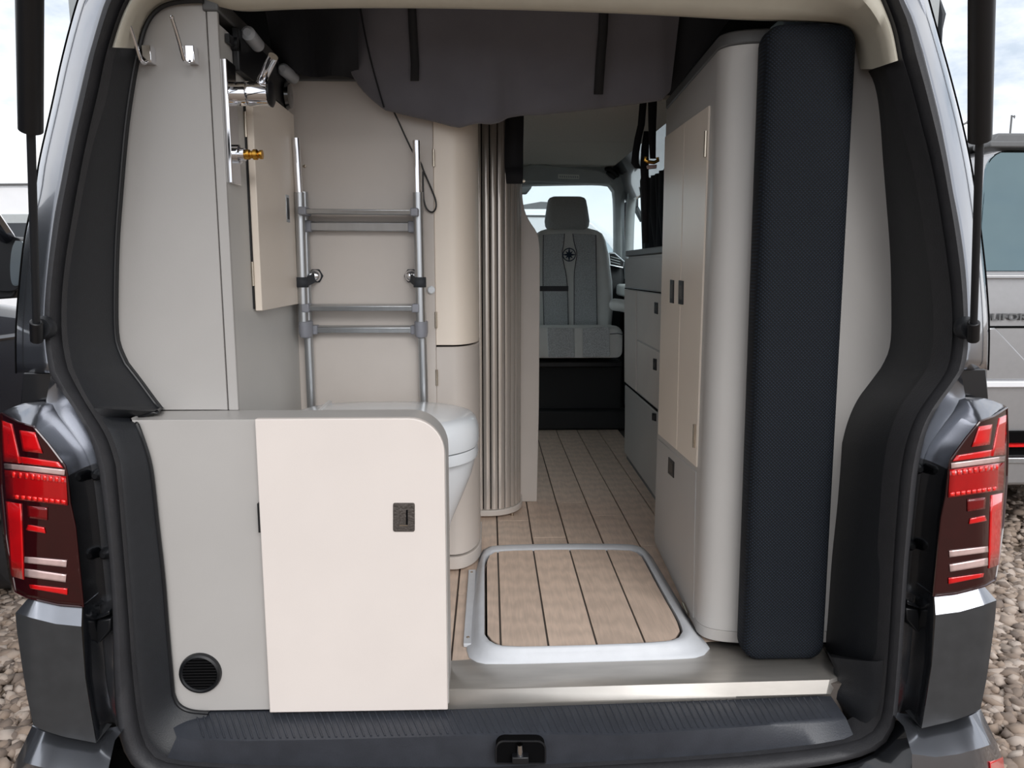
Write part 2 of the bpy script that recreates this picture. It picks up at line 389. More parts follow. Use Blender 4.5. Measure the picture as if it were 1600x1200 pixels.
# rear opening lines in the photograph: A outer skin, B seal outside, C seal inside, D trim inside
LB = [[(330, -140), (240, -110), (193, -50), (168, 0), (155, 43), (147, 72)],
      [(147, 72), (140, 95), (122, 172), (110, 225), (96, 300), (89, 330), (80, 400), (74, 460), (72, 500), (75, 550), (81, 582)],
      [(81, 582), (95, 605), (120, 637), (145, 682), (157, 730)],
      [(157, 730), (165, 790), (172, 850), (176, 900), (179, 962), (179, 1025), (180, 1060), (182, 1100)],
      [(182, 1100), (188, 1150), (200, 1182), (222, 1207), (270, 1222), (330, 1230), (560, 1236), (780, 1234)]]
LC = [[(340, -100), (255, -75), (222, -35), (200, 0), (187, 30), (174, 72)],
      [(174, 72), (170, 85), (157, 150), (140, 220), (127, 287), (115, 355), (106, 412), (101, 462), (100, 512), (104, 550), (111, 577)],
      [(111, 577), (122, 600), (140, 632), (162, 665), (175, 690), (185, 725)],
      [(185, 725), (190, 775), (195, 837), (200, 900), (205, 962), (210, 1037), (217, 1100)],
      [(217, 1100), (223, 1140), (235, 1170), (252, 1184), (285, 1191), (400, 1197), (560, 1200), (780, 1200)]]
RB = [[(1260, -145), (1350, -110), (1390, -50), (1407, 0), (1422, 27), (1440, 85)],
      [(1440, 85), (1450, 125), (1465, 185), (1477, 250), (1485, 300), (1492, 332), (1500, 380), (1506, 430), (1509, 500), (1509, 550), (1502, 577)],
      [(1502, 577), (1487, 600), (1462, 632), (1445, 667), (1436, 705)],
      [(1436, 705), (1430, 735), (1424, 800), (1417, 862), (1414, 900), (1410, 962), (1406, 1025), (1401, 1087)],
      [(1401, 1087), (1398, 1122), (1387, 1150), (1370, 1167), (1340, 1180), (1275, 1195), (1100, 1215), (780, 1234)]]
RC = [[(1255, -100), (1330, -70), (1368, -25), (1385, 15), (1397, 47), (1405, 92)],
      [(1405, 92), (1420, 140), (1432, 187), (1447, 240), (1457, 287), (1467, 350), (1476, 412), (1482, 462), (1484, 512), (1482, 550), (1475, 577)],
      [(1475, 577), (1461, 600), (1440, 627), (1422, 657), (1410, 695)],
      [(1410, 695), (1402, 737), (1397, 800), (1392, 875), (1385, 1000), (1379, 1075)],
      [(1379, 1075), (1375, 1112), (1367, 1132), (1350, 1147), (1320, 1157), (1250, 1168), (1100, 1182), (780, 1200)]]
N_SEG = [16, 30, 14, 20, 30]
YB = 1.405
def line(segs, base):
    r = []
    for k, s in enumerate(segs):
        q = trace(s, N_SEG[k], base); r += q if k == 0 else q[1:]
    return r
lB, lC, rB, rC = line(LB, YB), line(LC, YB), line(RB, YB), line(RC, YB)
# the seal runs round the whole opening
topL = [lB[0], lC[0]]; topR = [rB[0], rC[0]]
B_all = lB[::-1] + [lB[0].lerp(rB[0], t / 8) + Vector((0, 0, 0.02 * math.sin(math.pi * t / 8))) for t in range(1, 8)] + rB
C_all = lC[::-1] + [lC[0].lerp(rC[0], t / 8) + Vector((0, 0, 0.02 * math.sin(math.pi * t / 8))) for t in range(1, 8)] + rC
rows = []
for t, dy in ((-0.04, 0.04), (0.0, 0.004), (0.08, -0.012), (0.3, -0.022), (0.55, -0.022), (0.72, -0.010), (0.80, 0.012), (0.86, 0.018), (0.90, -0.004), (0.97, -0.008), (1.03, 0.006), (1.05, 0.05)):
    rows.append([b.lerp(c, t) + Vector((0, dy, 0)) for b, c in zip(B_all, C_all)])
seal = obj('door_seal', loft(rows), 'rubber', van, angle=60, label='black rubber seal round the tailgate opening')
# pillar skins A..B
LA = [(235, -150), (180, -110), (140, -50), (122, 0), (97, 95), (82, 170), (60, 262), (57, 300), (46, 342), (37, 385), (31, 450), (26, 507), (25, 545), (25, 582)]
RA = [(1345, -160), (1405, -110), (1436, -45), (1450, 0), (1462, 50), (1482, 120), (1502, 197), (1515, 257), (1524, 310), (1531, 370), (1537, 425), (1541, 475), (1543, 510), (1542, 577)]
LBp = [p for s in (LB[0], LB[1][1:]) for p in s]; RBp = [p for s in (RB[0], RB[1][1:]) for p in s]
for A, Bp in ((LA, LBp), (RA, RBp)):
    a = trace(A, 50, 1.50); b = trace(Bp, 50, YB + 0.012)
    rows = [[q.lerp(p, t) + Vector((0, -0.006 * math.sin(math.pi * min(1, t * 1.0)), 0)) for p, q in zip(a, b)] for t in (0, 0.15, 0.35, 0.6, 0.8, 0.93, 1.0)]
    rows.append([p + Vector((-0.02 * (1 if p.x > 0 else -1), 0.06, 0)) for p in a])
    obj('rear_pillar', loft(rows), 'paint', van, angle=70, solid=0.004, offset=0)
    fl = [a2.lerp(b2, 0.13) + Vector((0, -0.014, 0)) for a2, b2 in zip(a, b)]
    obj('pillar_gap', tube(fl, 0.0016, 6), 'void', van)

# tail lamp, traced on the right hand side and mirrored to the other
def lampY(dx): return lambda x: 1.345 + dx + 0.085 * max(0, (x - 1525) / 48) ** 2
def LP(x, y, dy=0.0): X = 1420 + x / 3.3333; return P(X, 600 + y / 3.3333, Y=lampY(dy)(X))
OUT = [(510, 125), (515, 300), (510, 500), (490, 750), (470, 900), (450, 1020), (400, 1050), (250, 1090), (130, 1103), (150, 900), (170, 700), (195, 580), (210, 430), (220, 390), (300, 280), (370, 195), (440, 170)]
def seg_poly(pts, n=5):
    r = []
    for a, b in zip(pts, pts[1:] + pts[:1]):
        for k in range(n): r.append((a[0] + (b[0] - a[0]) * k / n, a[1] + (b[1] - a[1]) * k / n))
    return r
FEAT = [('reflector', 'lamp_red', [(470, 178), (509, 160), (503, 366), (432, 376)]), ('reflector', 'lamp_red', [(250, 372), (445, 340), (440, 375), (228, 403)]),
        ('reflector', 'lamp_red', [(365, 222), (435, 210), (420, 315), (328, 328)]),
        ('light_bar', 'lamp_clear', [(220, 412), (500, 375), (497, 402), (222, 440)]),
        ('reflector', 'lamp_mid', [(214, 446), (497, 408), (490, 552), (206, 592)]),
        ('reflector', 'lamp_red', [(428, 580), (492, 566), (470, 940), (415, 960)]),
        ('reflector', 'lamp_dim', [(305, 600), (400, 590), (395, 650), (305, 665)]),
        ('reflector', 'lamp_red', [(320, 700), (395, 685), (405, 712), (313, 730)]),
        ('reversing_light', 'lamp_clear', [(210, 868), (410, 845), (412, 875), (212, 902)]),
        ('reversing_light', 'lamp_clear', [(212, 940), (410, 905), (410, 945), (215, 978)]),
        ('reflector', 'lamp_red', [(207, 1010), (390, 985), (385, 1005), (207, 1042)])]
for k in range(9):     # small bright lenses above and below the middle band
    x = 222 + k * 29; y = 451 - k * 3.9; FEAT.append(('lens', 'lamp_bright', [(x, y), (x + 17, y - 2), (x + 17, y + 26), (x + 3, y + 28)]))
for k in range(9):
    x = 216 + k * 28; y = 566 - k * 3.7; FEAT.append(('lens', 'lamp_bright', [(x, y), (x + 22, y - 3), (x + 22, y + 16), (x, y + 19)]))
for s in (1, -1):
    mm = (lambda q: q) if s == 1 else mirror_pts
    o = seg_poly(OUT, 6); cx = sum(p[0] for p in o) / len(o); cy = sum(p[1] for p in o) / len(o)
    def ring(f, dy): return mm([LP(cx + (x - cx) * f, cy + (y - cy) * f, dy) for x, y in o])
    bm = loft([ring(1.0, 0.11), ring(1.005, 0.035), ring(1.0, 0.006), ring(0.985, 0.0), *[ring(0.95 - 0.07 * k, 0.0) for k in range(13)]], True, True)
    lamp = obj('tail_lamp', bm, 'lamp_dark', van, angle=50, label='red tail lamp with two clear reversing bars')
    for nm, m, pl in FEAT:
        na, nb = (3, 2) if nm == 'lens' else (9, 5); dy = -0.0028 if nm == 'lens' else -0.0014
        def bil(u, v): return tuple((pl[0][i] * (1 - u) + pl[1][i] * u) * (1 - v) + (pl[3][i] * (1 - u) + pl[2][i] * u) * v for i in (0, 1))
        grid = [mm([LP(*bil(i / (na - 1), j / (nb - 1)), dy + (0.012 if i in (-1, na) or j in (-1, nb) else 0)) for i in range(na)]) for j in range(nb)]
        front = loft(grid)
        obj(nm, front, m, lamp, solid=0.0016, offset=0, angle=60)
    # rim line
    obj('lamp_rim', tube([*ring(1.0, 0.002), ring(1.0, 0.002)[0]], 0.0022, 6), 'lamp_dark', lamp)
# shoulder and gutter panels round the lamps (traced right, mirrored)
L0 = [(1573, 636), (1552, 650), (1531, 657), (1510, 683), (1486, 716), (1478, 774), (1471, 810), (1465, 870), (1459, 933)]
L1 = [(1546, 624), (1511, 622), (1505, 641), (1480, 672), (1453, 711), (1444, 780), (1438, 840), (1432, 900), (1429, 930)]
def tr(pts, n, Y): return [P(p.x, p.y, Y=Y) for p in resample(pts, n)]
l0 = [P(p.x, p.y, Y=lampY(0.012)(p.x)) for p in resample(smooth_line(L0, 2), 40)]
l1 = tr(smooth_line(L1, 2), 40, 1.42)
for s in (1, -1):
    mm = (lambda q: q) if s == 1 else mirror_pts
    rows = [mm([p + Vector((0, 0.05, 0)) for p in l0]), mm(l0), mm([a.lerp(b, 0.45) + Vector((0, -0.014, 0)) for a, b in zip(l0, l1)]), mm([a.lerp(b, 0.85) + Vector((0, -0.004, 0)) for a, b in zip(l0, l1)]), mm(l1), mm([p + Vector((-0.004, 0.02, 0)) for p in l1])]
    obj('lamp_shoulder', loft([r[:17] for r in rows]), 'paint', van, angle=70); obj('lamp_surround', loft([r[16:] for r in rows]), 'gloss_black', van, angle=70)
    # gutter between surround and seal
    g = (rB if s == 1 else lB); g = g[N_SEG[0] + N_SEG[1] - 3: N_SEG[0] + N_SEG[1] + N_SEG[2] + N_SEG[3] - 2]
    gl2 = [Vector(p) + Vector((0, 0.012, 0)) for p in resample(g, 40)]
    L2 = mm(tr([(1503, 590), (1509, 622), (1505, 641), (1480, 672), (1453, 711), (1444, 780), (1438, 840), (1432, 900), (1429, 930), (1425, 1000), (1418, 1090), (1408, 1120)], 40, 1.435))
    obj('gutter', loft([L2, [a.lerp(b, 0.5) + Vector((0, 0.012, 0)) for a, b in zip(L2, gl2)], gl2]), 'paint', van, angle=70)
    # body corner strip beside the gutter down to the lamp
    cp = mm([P(x, y, Y=1.455) for x, y in ((1541, 577), (1498, 577), (1506, 640), (1546, 640))])
    obj('corner_panel', prism(cp, (0, 0.03, 0)), 'paint_dark', van, bevel=0.002)
    obj('corner_backing', box_bm(*sorted((s * 0.83, s * 0.90)), 1.49, 1.53, 0.42, 1.12), 'paint_dark', van)
    for (px, py) in ((1436, 733), (1424, 853)):
        c = mm([P(px, py, Y=1.425)])[0]
        obj('bump_stop', lathe([(0.0001, -0.006), (0.005, -0.006), (0.010, 0.0), (0.011, 0.012), (0.0001, 0.012)], c, 'Y', 16), 'black_plastic', van)
    # bumper corner
    def BP(px, py, dy=0.0): return P(px, py, Y=1.335 + dy + 0.10 * max(0, (px - 1535) / 24) ** 2 * 0.22)
    rows = []
    edges = [[(1460, 931), (1500, 926), (1535, 917), (1555, 908)], [(1462, 961), (1500, 956), (1535, 946), (1557, 938)], [(1460, 990), (1500, 985), (1530, 976), (1555, 965)],
             [(1456, 1040), (1495, 1036), (1525, 1028), (1548, 1018)], [(1448, 1090), (1490, 1084), (1520, 1075), (1541, 1064)], [(1440, 1138), (1487, 1127), (1515, 1117), (1532, 1108)]]
    rows = [mm([BP(p.x, p.y, 0.0 if k else 0.018) - Vector((0 if k else 0.03 * max(0, (p.x - 1525) / 30), 0, 0)) for p in resample(e, 14)]) for k, e in enumerate(edges)]
    bc = obj('bumper_corner', loft([[p + Vector((0, 0.06, 0)) for p in rows[0]], rows[0], rows[1]]), 'paint', van, angle=28)
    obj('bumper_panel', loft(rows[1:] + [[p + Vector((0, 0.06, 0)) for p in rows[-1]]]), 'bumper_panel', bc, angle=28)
    # inner bumper edge strips
    st = mm([BP(1458, 931, 0.02), BP(1459, 961, 0.004), BP(1455, 1040, 0.004), BP(1447, 1090, 0.004), BP(1438, 1138, 0.006)])
    st2 = mm([BP(1443, 929, 0.05), BP(1447, 960, 0.03), BP(1443, 1040, 0.035), BP(1436, 1090, 0.035), BP(1425, 1133, 0.04)])
    st3 = mm([P(x, y, Y=1.43) for x, y in ((1430, 923), (1428, 962), (1421, 1040), (1413, 1090), (1403, 1122))])
    obj('bumper_edge', loft([st, [p + Vector((0, 0.008, 0)) for p in st], [a.lerp(b, 0.5) + Vector((0, 0.01, 0)) for a, b in zip(st, st2)], st2, st3]), 'paint_dark', bc, angle=25)
    # lower bumper, flaring towards the rear
    def B2(px, py, dy): return P(px, py, Y=1.315 + dy + 0.09 * max(0, (px - 1525) / 42) ** 2)
    r0 = mm([B2(p.x, p.y, 0.03) for p in resample([(1412, 1135), (1440, 1139), (1487, 1129), (1515, 1119), (1533, 1109)], 16)])
    r1 = mm([B2(p.x, p.y, -0.03) for p in resample([(1425, 1178), (1462, 1183), (1500, 1178), (1535, 1168), (1557, 1160)], 16)])
    r2 = mm([B2(p.x, p.y, -0.035) for p in resample([(1425, 1215), (1475, 1220), (1510, 1215), (1545, 1205), (1568, 1190)], 16)])
    r3 = mm([B2(p.x, p.y, -0.02) for p in resample([(1425, 1330), (1480, 1330), (1510, 1325), (1545, 1315), (1570, 1290)], 16)])
    lb = obj('lower_bumper', loft([[p + Vector((0, 0.05, 0)) for p in r0], r0, r1, r2, r3]), 'paint', van, angle=24)
    rf = mm([B2(p[0], p[1], -0.041) for p in ((1548, 1192), (1568, 1184), (1571, 1215), (1548, 1222))])
    obj('bumper_reflector', prism(rf, (0, 0.012, 0)), 'lamp_red', lb, bevel=0.002)
    # rubber guide wedge by the seal
    g0 = mm([P(*p, Y=1.40) for p in ((1415, 950), (1436, 953), (1440, 985), (1434, 989), (1416, 968))])
    gd = obj('tailgate_guide', prism(g0, (0, 0.05, 0)), 'black_plastic', van, bevel=0.003)
    g1 = mm([P(*p, Y=1.395) for p in ((1418, 938), (1440, 950), (1441, 953), (1417, 944))])
    obj('guide_lip', prism(g1, (0, 0.045, 0)), 'paint_dark', gd, bevel=0.0015)
# inner bumper ledge below the sill
led = [[P(p.x, p.y, Y=YB + 0.0) for p in resample([(200, 1215), (400, 1238), (780, 1240), (1180, 1228), (1360, 1185), (1400, 1125)], 40)],
       [P(p.x, p.y, Y=YB - 0.06) for p in resample([(150, 1250), (400, 1290), (780, 1295), (1180, 1285), (1400, 1240), (1440, 1140)], 40)],
       [P(p.x, p.y, Y=YB - 0.08) for p in resample([(150, 1350), (400, 1400), (780, 1400), (1180, 1400), (1400, 1350), (1450, 1300)], 40)]]
obj('bumper_centre', loft(led), 'paint_dark', van, angle=60)

# gas struts
def strut(a, b, c):
    """a ball joint, b end of sleeve, c top"""
    st = obj('gas_strut', tube([b, b + (c - b) * 0.02, c], [0.0168, 0.0168, 0.0178], 24), 'black_plastic', van, label='black gas strut holding up the tailgate')
    obj('rod', cyl(a, b + (c - b) * 0.02, 0.0062, n=16), 'black_trim', st)
    obj('socket', cyl(a - (b - a).normalized() * 0.022, a + (b - a).normalized() * 0.020, 0.0105, n=18), 'black_plastic', st, bevel=0.002)
    s = 1 if a.x > 0 else -1
    obj('ball_mount', lathe([(0.0001, -0.010), (0.017, -0.010), (0.021, -0.004), (0.021, 0.006), (0.0001, 0.006)], a + Vector((-0.0 * s, 0.022, 0.004)), 'Y', 24), 'black_trim', st)
a = P(57, 517, Y=1.375); b = P(48, 203, Y=1.215); strut(a, b, P(42, -520, Y=0.96))
a = P(1521, 517, Y=1.375); b = P(1531, 218, Y=1.215); strut(a, b, P(1541, -520, Y=0.96))
# tailgate, swung up over the camera
tg = []
for t, y, z in ((0, 1.53, 2.13), (0.1, 1.42, 2.20), (0.35, 1.10, 2.29), (0.7, 0.72, 2.38), (0.95, 0.40, 2.44), (1.0, 0.32, 2.42)):
    hw = 0.66 + 0.16 * min(1, t * 1.4)
    tg.append([Vector((hw * u, y, z - 0.05 * u * u * u * u)) for u in (-1, -0.97, -0.85, -0.5, 0, 0.5, 0.85, 0.97, 1)])
tgo = obj('tailgate', loft(tg), 'paint', van, solid=0.06, offset=0)
tgl = [[Vector((p.x * 0.9, p.y, p.z - 0.045)) for p in r[1:-1]] for r in tg[1:-1]]
obj('tailgate_lining', loft(tgl), 'black_trim', tgo, solid=0.02, offset=0)
# fabric strip of the raised roof showing past the pillar
strp = [(1464, -60, 1.70), (1466, 0, 1.70), (1470, 22, 1.70), (1469, 45, 1.70), (1467, 80, 1.70)]
rows = [[P(x - 2 - (5 if 0 < y < 60 else 2), y, Y=Y), P(x + 2, y, Y=Y - 0.008), P(x + (7 if 0 < y < 40 else 3), y, Y=Y)] for x, y, Y in strp]
obj('roof_strap', loft(rows), 'strap', van, solid=0.003)

# ================================================================== OPENING TRIM, SILL, FLOOR, WALLS
def ext_trim(name, Cs, Ds, ns, profile, m):
    """loft from the seal line C to the inner line D"""
    c = []; d = []
    for k, (a, b, n) in enumerate(zip(Cs, Ds, ns)):
        ca = trace(a, n, YB + 0.006); db = [PF(p.x, p.y, lambda q: b[1]) for p in resample(smooth_line(b[0], b[2] if len(b) > 2 else 2), n)]
        c += ca if not k else ca[1:]; d += db if not k else db[1:]
    rows = []
    for t, s in profile: rows.append([Vector((p.x + (q.x - p.x) * t, p.y + (q.y - p.y) * s, p.z + (q.z - p.z) * t)) for p, q in zip(c, d)])
    rows.append([q + Vector((0, 0.02, 0)) for q in d])
    return obj(name, loft(rows), m, angle=60), d
PR = ((-0.02, -0.02), (0.05, -0.04), (0.22, 0.06), (0.4, 0.25), (0.6, 0.5), (0.8, 0.75), (0.95, 0.95), (1.0, 1.0))
YT_L, YT_R = 1.552, 1.612
LD = [([(216, 77), (207, 120), (197, 187), (191, 250), (187, 300), (181, 375), (179, 475), (180, 525), (185, 545), (196, 568)], YT_L),
      ([(196, 568), (217, 595), (238, 624), (250, 639)], YT_L, 1),
      ([(250, 639), (246, 643), (230, 648), (211, 653)], 1.50, 0),
      ([(211, 653), (225, 690), (236, 725), (242, 775), (247, 825), (256, 900), (262, 982), (269, 1060), (271, 1085)], 1.460),
      ([(271, 1085), (277, 1102), (295, 1112), (326, 1114)], 1.460)]
LCt = [LC[1], [(111, 577), (122, 600), (140, 632)], [(140, 632), (145, 640), (150, 648)], [(150, 648), (162, 665), (175, 690), (185, 725), (190, 775), (195, 837), (200, 900), (205, 962), (210, 1037), (217, 1100)], [(217, 1100), (223, 1140), (235, 1170), (252, 1186), (275, 1190)]]
t1, ldl = ext_trim('trim_1', LCt, LD, [40, 16, 8, 40, 16], PR, 'black_trim'); struct(t1, 'black plastic lining of the opening beside the grey panel')
RD = [([(1364, 108), (1372, 122), (1379, 150), (1384, 200), (1386, 237), (1391, 300), (1399, 400), (1400, 475), (1400, 530), (1395, 555), (1383, 577)], YT_R),
      ([(1383, 577), (1366, 600), (1345, 627), (1330, 662), (1322, 695)], YT_R),
      ([(1322, 695), (1319, 740), (1314, 800), (1307, 862), (1304, 900), (1300, 962), (1296, 1010), (1297, 1022)], YT_R),
      ([(1297, 1022), (1313, 1058), (1297, 1085), (1308, 1100), (1322, 1124)], 1.50, 1)]
RCt = [RC[1], RC[2], [(1410, 695), (1402, 737), (1397, 800), (1392, 875), (1388, 960), (1384, 1020)], [(1384, 1020), (1379, 1075), (1375, 1112), (1367, 1132), (1350, 1147), (1330, 1154)]]
t2, rdl = ext_trim('trim_2', RCt, RD, [40, 20, 30, 20], PR, 'black_trim'); struct(t2, 'black plastic lining of the opening beside the tall cushion')
# thin edging on the inner lip of the left lining
obj('lip', tube([p + Vector((0, -0.001, 0)) for p in ldl], 0.0035, 8), 'black_plastic', t1)

# cream header trim round the top of the opening
CO = [(174, 74), (187, 30), (203, -4), (228, -45), (270, -80), (340, -100), (800, -112), (1255, -100), (1330, -70), (1368, -25), (1385, 15), (1397, 47), (1405, 94)]
CI = [(215, 76), (221, 47), (232, 22), (250, 7), (275, 0), (310, -2), (345, 12), (372, 16), (450, 11), (600, 9), (800, 12), (1000, 19), (1170, 29), (1275, 32), (1318, 35), (1338, 45), (1351, 60), (1359, 82), (1363, 108)]
co = resample(smooth_line(CO, 2), 120); ci = resample(smooth_line(CI, 2), 120)
rows = []
def seam(p): return p
for t, dy in ((0, 0.0), (0.12, -0.022), (0.35, -0.016), (0.6, 0.020), (0.85, 0.055), (1.0, 0.075)):
    r = []
    for k, (a, b) in enumerate(zip(co, ci)):
        q = a.lerp(b, t); r.append(PF(q.x, q.y, lambda p: YB + 0.008 + 0.10 * max(0, p.z - 1.15) + dy))
    rows.append(r)
rows.append([p + Vector((0, 0.05, 0.012)) for p in rows[-1]]); rows.append([p + Vector((0, 0.03, 0.05)) for p in rows[-1]])
obj_lip = [PF(q.x, q.y, lambda p: YT_L + 0.006) for q in resample(smooth_line([(217, 80), (224, 48), (236, 24), (254, 9), (280, 2), (318, 1)], 2), 30)]
obj('lip', tube(obj_lip, 0.0045, 8), 'black_plastic', t1)
t3 = struct(obj('trim_3', loft(rows), 'cream_trim', angle=70), 'cream plastic trim round the top of the opening')

# sill: black ribbed plastic
back = [P(p.x, p.y, Z=0.566) for p in resample([(262, 1113), (330, 1113), (700, 1109), (1150, 1092), (1297, 1086)], 60)]
frnt = [P(p.x, p.y, Z=0.546) for p in resample([(276, 1152), (300, 1155), (380, 1158), (541, 1155), (702, 1150), (826, 1147), (971, 1149), (1186, 1134), (1322, 1122)], 60)]
low = [P(p.x, p.y, Y=YB + 0.002) for p in resample([(262, 1183), (300, 1190), (400, 1196), (772, 1197), (1068, 1184), (1240, 1169), (1335, 1152)], 60)]
fr2 = [a.lerp(b, 0.12) for a, b in zip(frnt, low)]
sill = obj('sill_trim', loft([[p + Vector((0, 0.03, -0.01)) for p in back], back, [a.lerp(b, 0.9) for a, b in zip(back, frnt)], frnt, fr2, low, [p + Vector((0, 0.02, -0.06)) for p in low]]), 'sill_plastic', van, angle=50, label='black ribbed plastic sill below the metal step plate')
bm = bmesh.new()
for k in range(4, 95):
    f = k / 96 * 59; i = int(f); s = f - i
    a = back[i].lerp(back[i + 1], s); b = frnt[i].lerp(frnt[i + 1], s)
    d = Vector((0.0022, 0, 0)); u = Vector((0, 0, 0.0018)); a2 = a.lerp(b, 0.05); b2 = a.lerp(b, 0.93)
    loft([[a2 - d, a2 - d * .5 + u, a2 + d * .5 + u, a2 + d], [b2 - d, b2 - d * .5 + u, b2 + d * .5 + u, b2 + d]], bm=bm)
    bm.faces.ensure_lookup_table()
obj('grip_ribs', bm, 'sill_plastic', sill, kind='stuff')
# latch pocket and striker
rc = [P(x, y, Y=1.382) for x, y in rrect(775, 852, 1158, 1193, [13, 13, 3, 3], 5)]
pk = obj('latch_pocket', prism([p + Vector((0, 0.0, 0)) for p in rc], (0, 0.03, 0)), 'void', sill)
obj('pocket_rim', tube(rc + [rc[0]], 0.002, 6), 'black_plastic', pk)
obj('striker_pin', cyl(P(812, 1163, Y=1.372), P(813, 1184, Y=1.378), 0.0055, 0.0075, 14), 'chrome', pk)
obj('striker_foot', box_bm(P(800, 1180, Y=1.37).x, P(826, 1180, Y=1.37).x, 1.366, 1.39, P(812, 1193, Y=1.37).z, P(812, 1182, Y=1.37).z), 'black_plastic', pk, bevel=0.002)

# aluminium step plate
top = [P(*p, Z=FL) for p in ((690, 1080), (1150, 1067), (1296, 1063))]
pl_back = [Vector((top[0].x, 1.594, FL)), Vector((top[1].x, 1.665, FL)), Vector((0.69, 1.665, FL))]
lip = [P(*p, Z=0.574) for p in ((690, 1101), (1150, 1088), (1291, 1084))]
lip2 = [P(*p, Z=0.566) for p in ((690, 1109), (1150, 1093), (1291, 1087))]
ends = P(1312, 1057, Z=FL)
top = [p + Vector((0, 0, 0.0012)) for p in top]; pl_back = [p + Vector((0, 0, 0.0012)) for p in pl_back]
rows = [pl_back + [Vector((0.72, 1.66, FL + 0.0012))], [a.lerp(b, 0.93) for a, b in zip(pl_back, top)] + [pl_back[2].lerp(ends, 0.93)], top + [ends], lip + [P(1298, 1084, Z=0.575)], lip2 + [P(1298, 1087, Z=0.566)]]
tag(obj('step_plate', loft(rows), 'alu_plate', angle=12, solid=0.003, offset=-1), 'brushed aluminium step plate along the rear edge of the floor', 'step plate')

# floor boards
XP = -0.0223; PW = 0.1118
sub = struct(obj('floor', box_bm(-0.86, 0.86, 1.49, 4.6, 0.50, 0.5935), 'groove'), 'light oak vinyl plank floor of the camper')
joints = {-3: [], -2: [2.6], -1: [2.15, 3.3], 0: [1.95, 2.9], 1: [2.55, 3.6], 2: [2.38, 3.35], 3: [1.98, 2.75, 3.8], 4: [2.6, 3.5], 5: [2.3, 3.1], 6: [2.9]}
for k in range(-3, 7):
    ys = [1.60] + joints[k] + [4.32]
    for y0, y1 in zip(ys, ys[1:]):
        x0 = XP + (k - 1) * PW
        obj('plank', box_bm(x0 + 0.0024, x0 + PW - 0.0024, y0 + 0.0008, y1 - 0.0008, 0.590, FL), 'wood', sub, bevel=0.0008, seg=1)

# wet room walls
XW = P(372, 635, Y=1.568).x                    # face of the side wall
YW = P(462, 420, X=XW).y                       # face of the cross wall
struct(obj('wall_left', box_bm(XW - 0.02, XW, 1.575, YW, FL, 1.925), 'wall_laminate_lit', bevel=0.001, seg=1), 'grey side wall of the shower corner')
xr = P(679, 400, Y=YW).x
wfar = struct(obj('wall_far', box_bm(XW - 0.25, xr, YW, YW + 0.02, FL, P(500, 126, Y=YW).z), 'warm_laminate', bevel=0.001, seg=1), 'taupe cross wall behind the ladder')
def wall_with_window(s):
    bm = box_bm(*sorted((s * 0.845, s * 0.865)), 1.62, 2.5 if s < 0 else 4.0, FL, 2.02)
    if s > 0: return bm
    box_bm(*sorted((s * 0.845, s * 0.865)), 2.5, 4.02, FL, 1.32, bm); box_bm(*sorted((s * 0.79, s * 0.81)), 2.5, 4.02, 1.84, 2.02, bm)  # opening for the added, unseen left window
    return bm
struct(obj('wall_right', wall_with_window(1), 'cab_grey'), 'grey lining of the van side behind the kitchen')
struct(obj('wall_outer', wall_with_window(-1), 'cab_grey'), 'grey lining of the van side behind the wet room')

# ceiling: headliner over the seats, dark underside of the roof bed at the rear
def ZC(x, y, z): return P(x, y, Z=z)
cz = 2.06
c1 = struct(obj('ceiling', box_bm(-0.70, 0.70, 2.86, 3.785, cz, cz + 0.02), 'headliner', bevel=0.002), 'grey beige fabric headliner over the cab')
obj('headliner_panel', box_bm(-0.70, 0.70, 3.79, 4.72, cz, cz + 0.02), 'headliner', c1, bevel=0.002)
for s in (-1, 1):
    xs = 0.70
    rows = [[Vector((s * (xs + 0.004), y, cz)), Vector((s * (xs + 0.04), y, cz - 0.025)), Vector((s * (xs + 0.075), y, cz - 0.08)), Vector((s * 0.81, y, cz - 0.16)), Vector((s * 0.815, y, cz - 0.19))] for y in (1.66, 4.5)]
    obj('side_cove', loft(rows), 'headliner', c1, solid=0.006)
obj('roof_bed_underside', box_bm(-0.70, 0.70, 1.56, 2.86, 2.075, 2.095), 'black_fabric', c1)

# ------------------------------------------------------------------ cab shell inside
Yc = 4.72
def cabp(l): return [P(x, y, Y=Yc) for x, y in l]
# windscreen surround: header + pillar drawn on the right half, mirrored
op = smooth_line([(764, 290), (900, 287), (948, 287), (958, 291), (961, 305), (962, 340), (962, 400), (962, 440)], 2)
ou = smooth_line([(764, 236), (900, 238), (948, 240), (975, 252), (990, 275), (976, 300), (975, 340), (977, 400), (977, 440)], 2)
inn = cabp([(p.x, p.y) for p in resample(op, 30)]); oun = cabp([(p.x, p.y) for p in resample(ou, 30)])
for s in (1, -1):
    f = (lambda q: q) if s > 0 else mirror_pts
    obj('windscreen_surround', loft([f([p + Vector((0, 0.10, 0)) for p in inn]), f(inn), f([a.lerp(b, 0.5) + Vector((0, -0.02, 0)) for a, b in zip(inn, oun)]), f(oun), f([p + Vector((0, 0.08, 0)) for p in oun])]), 'cab_grey', van, angle=60)
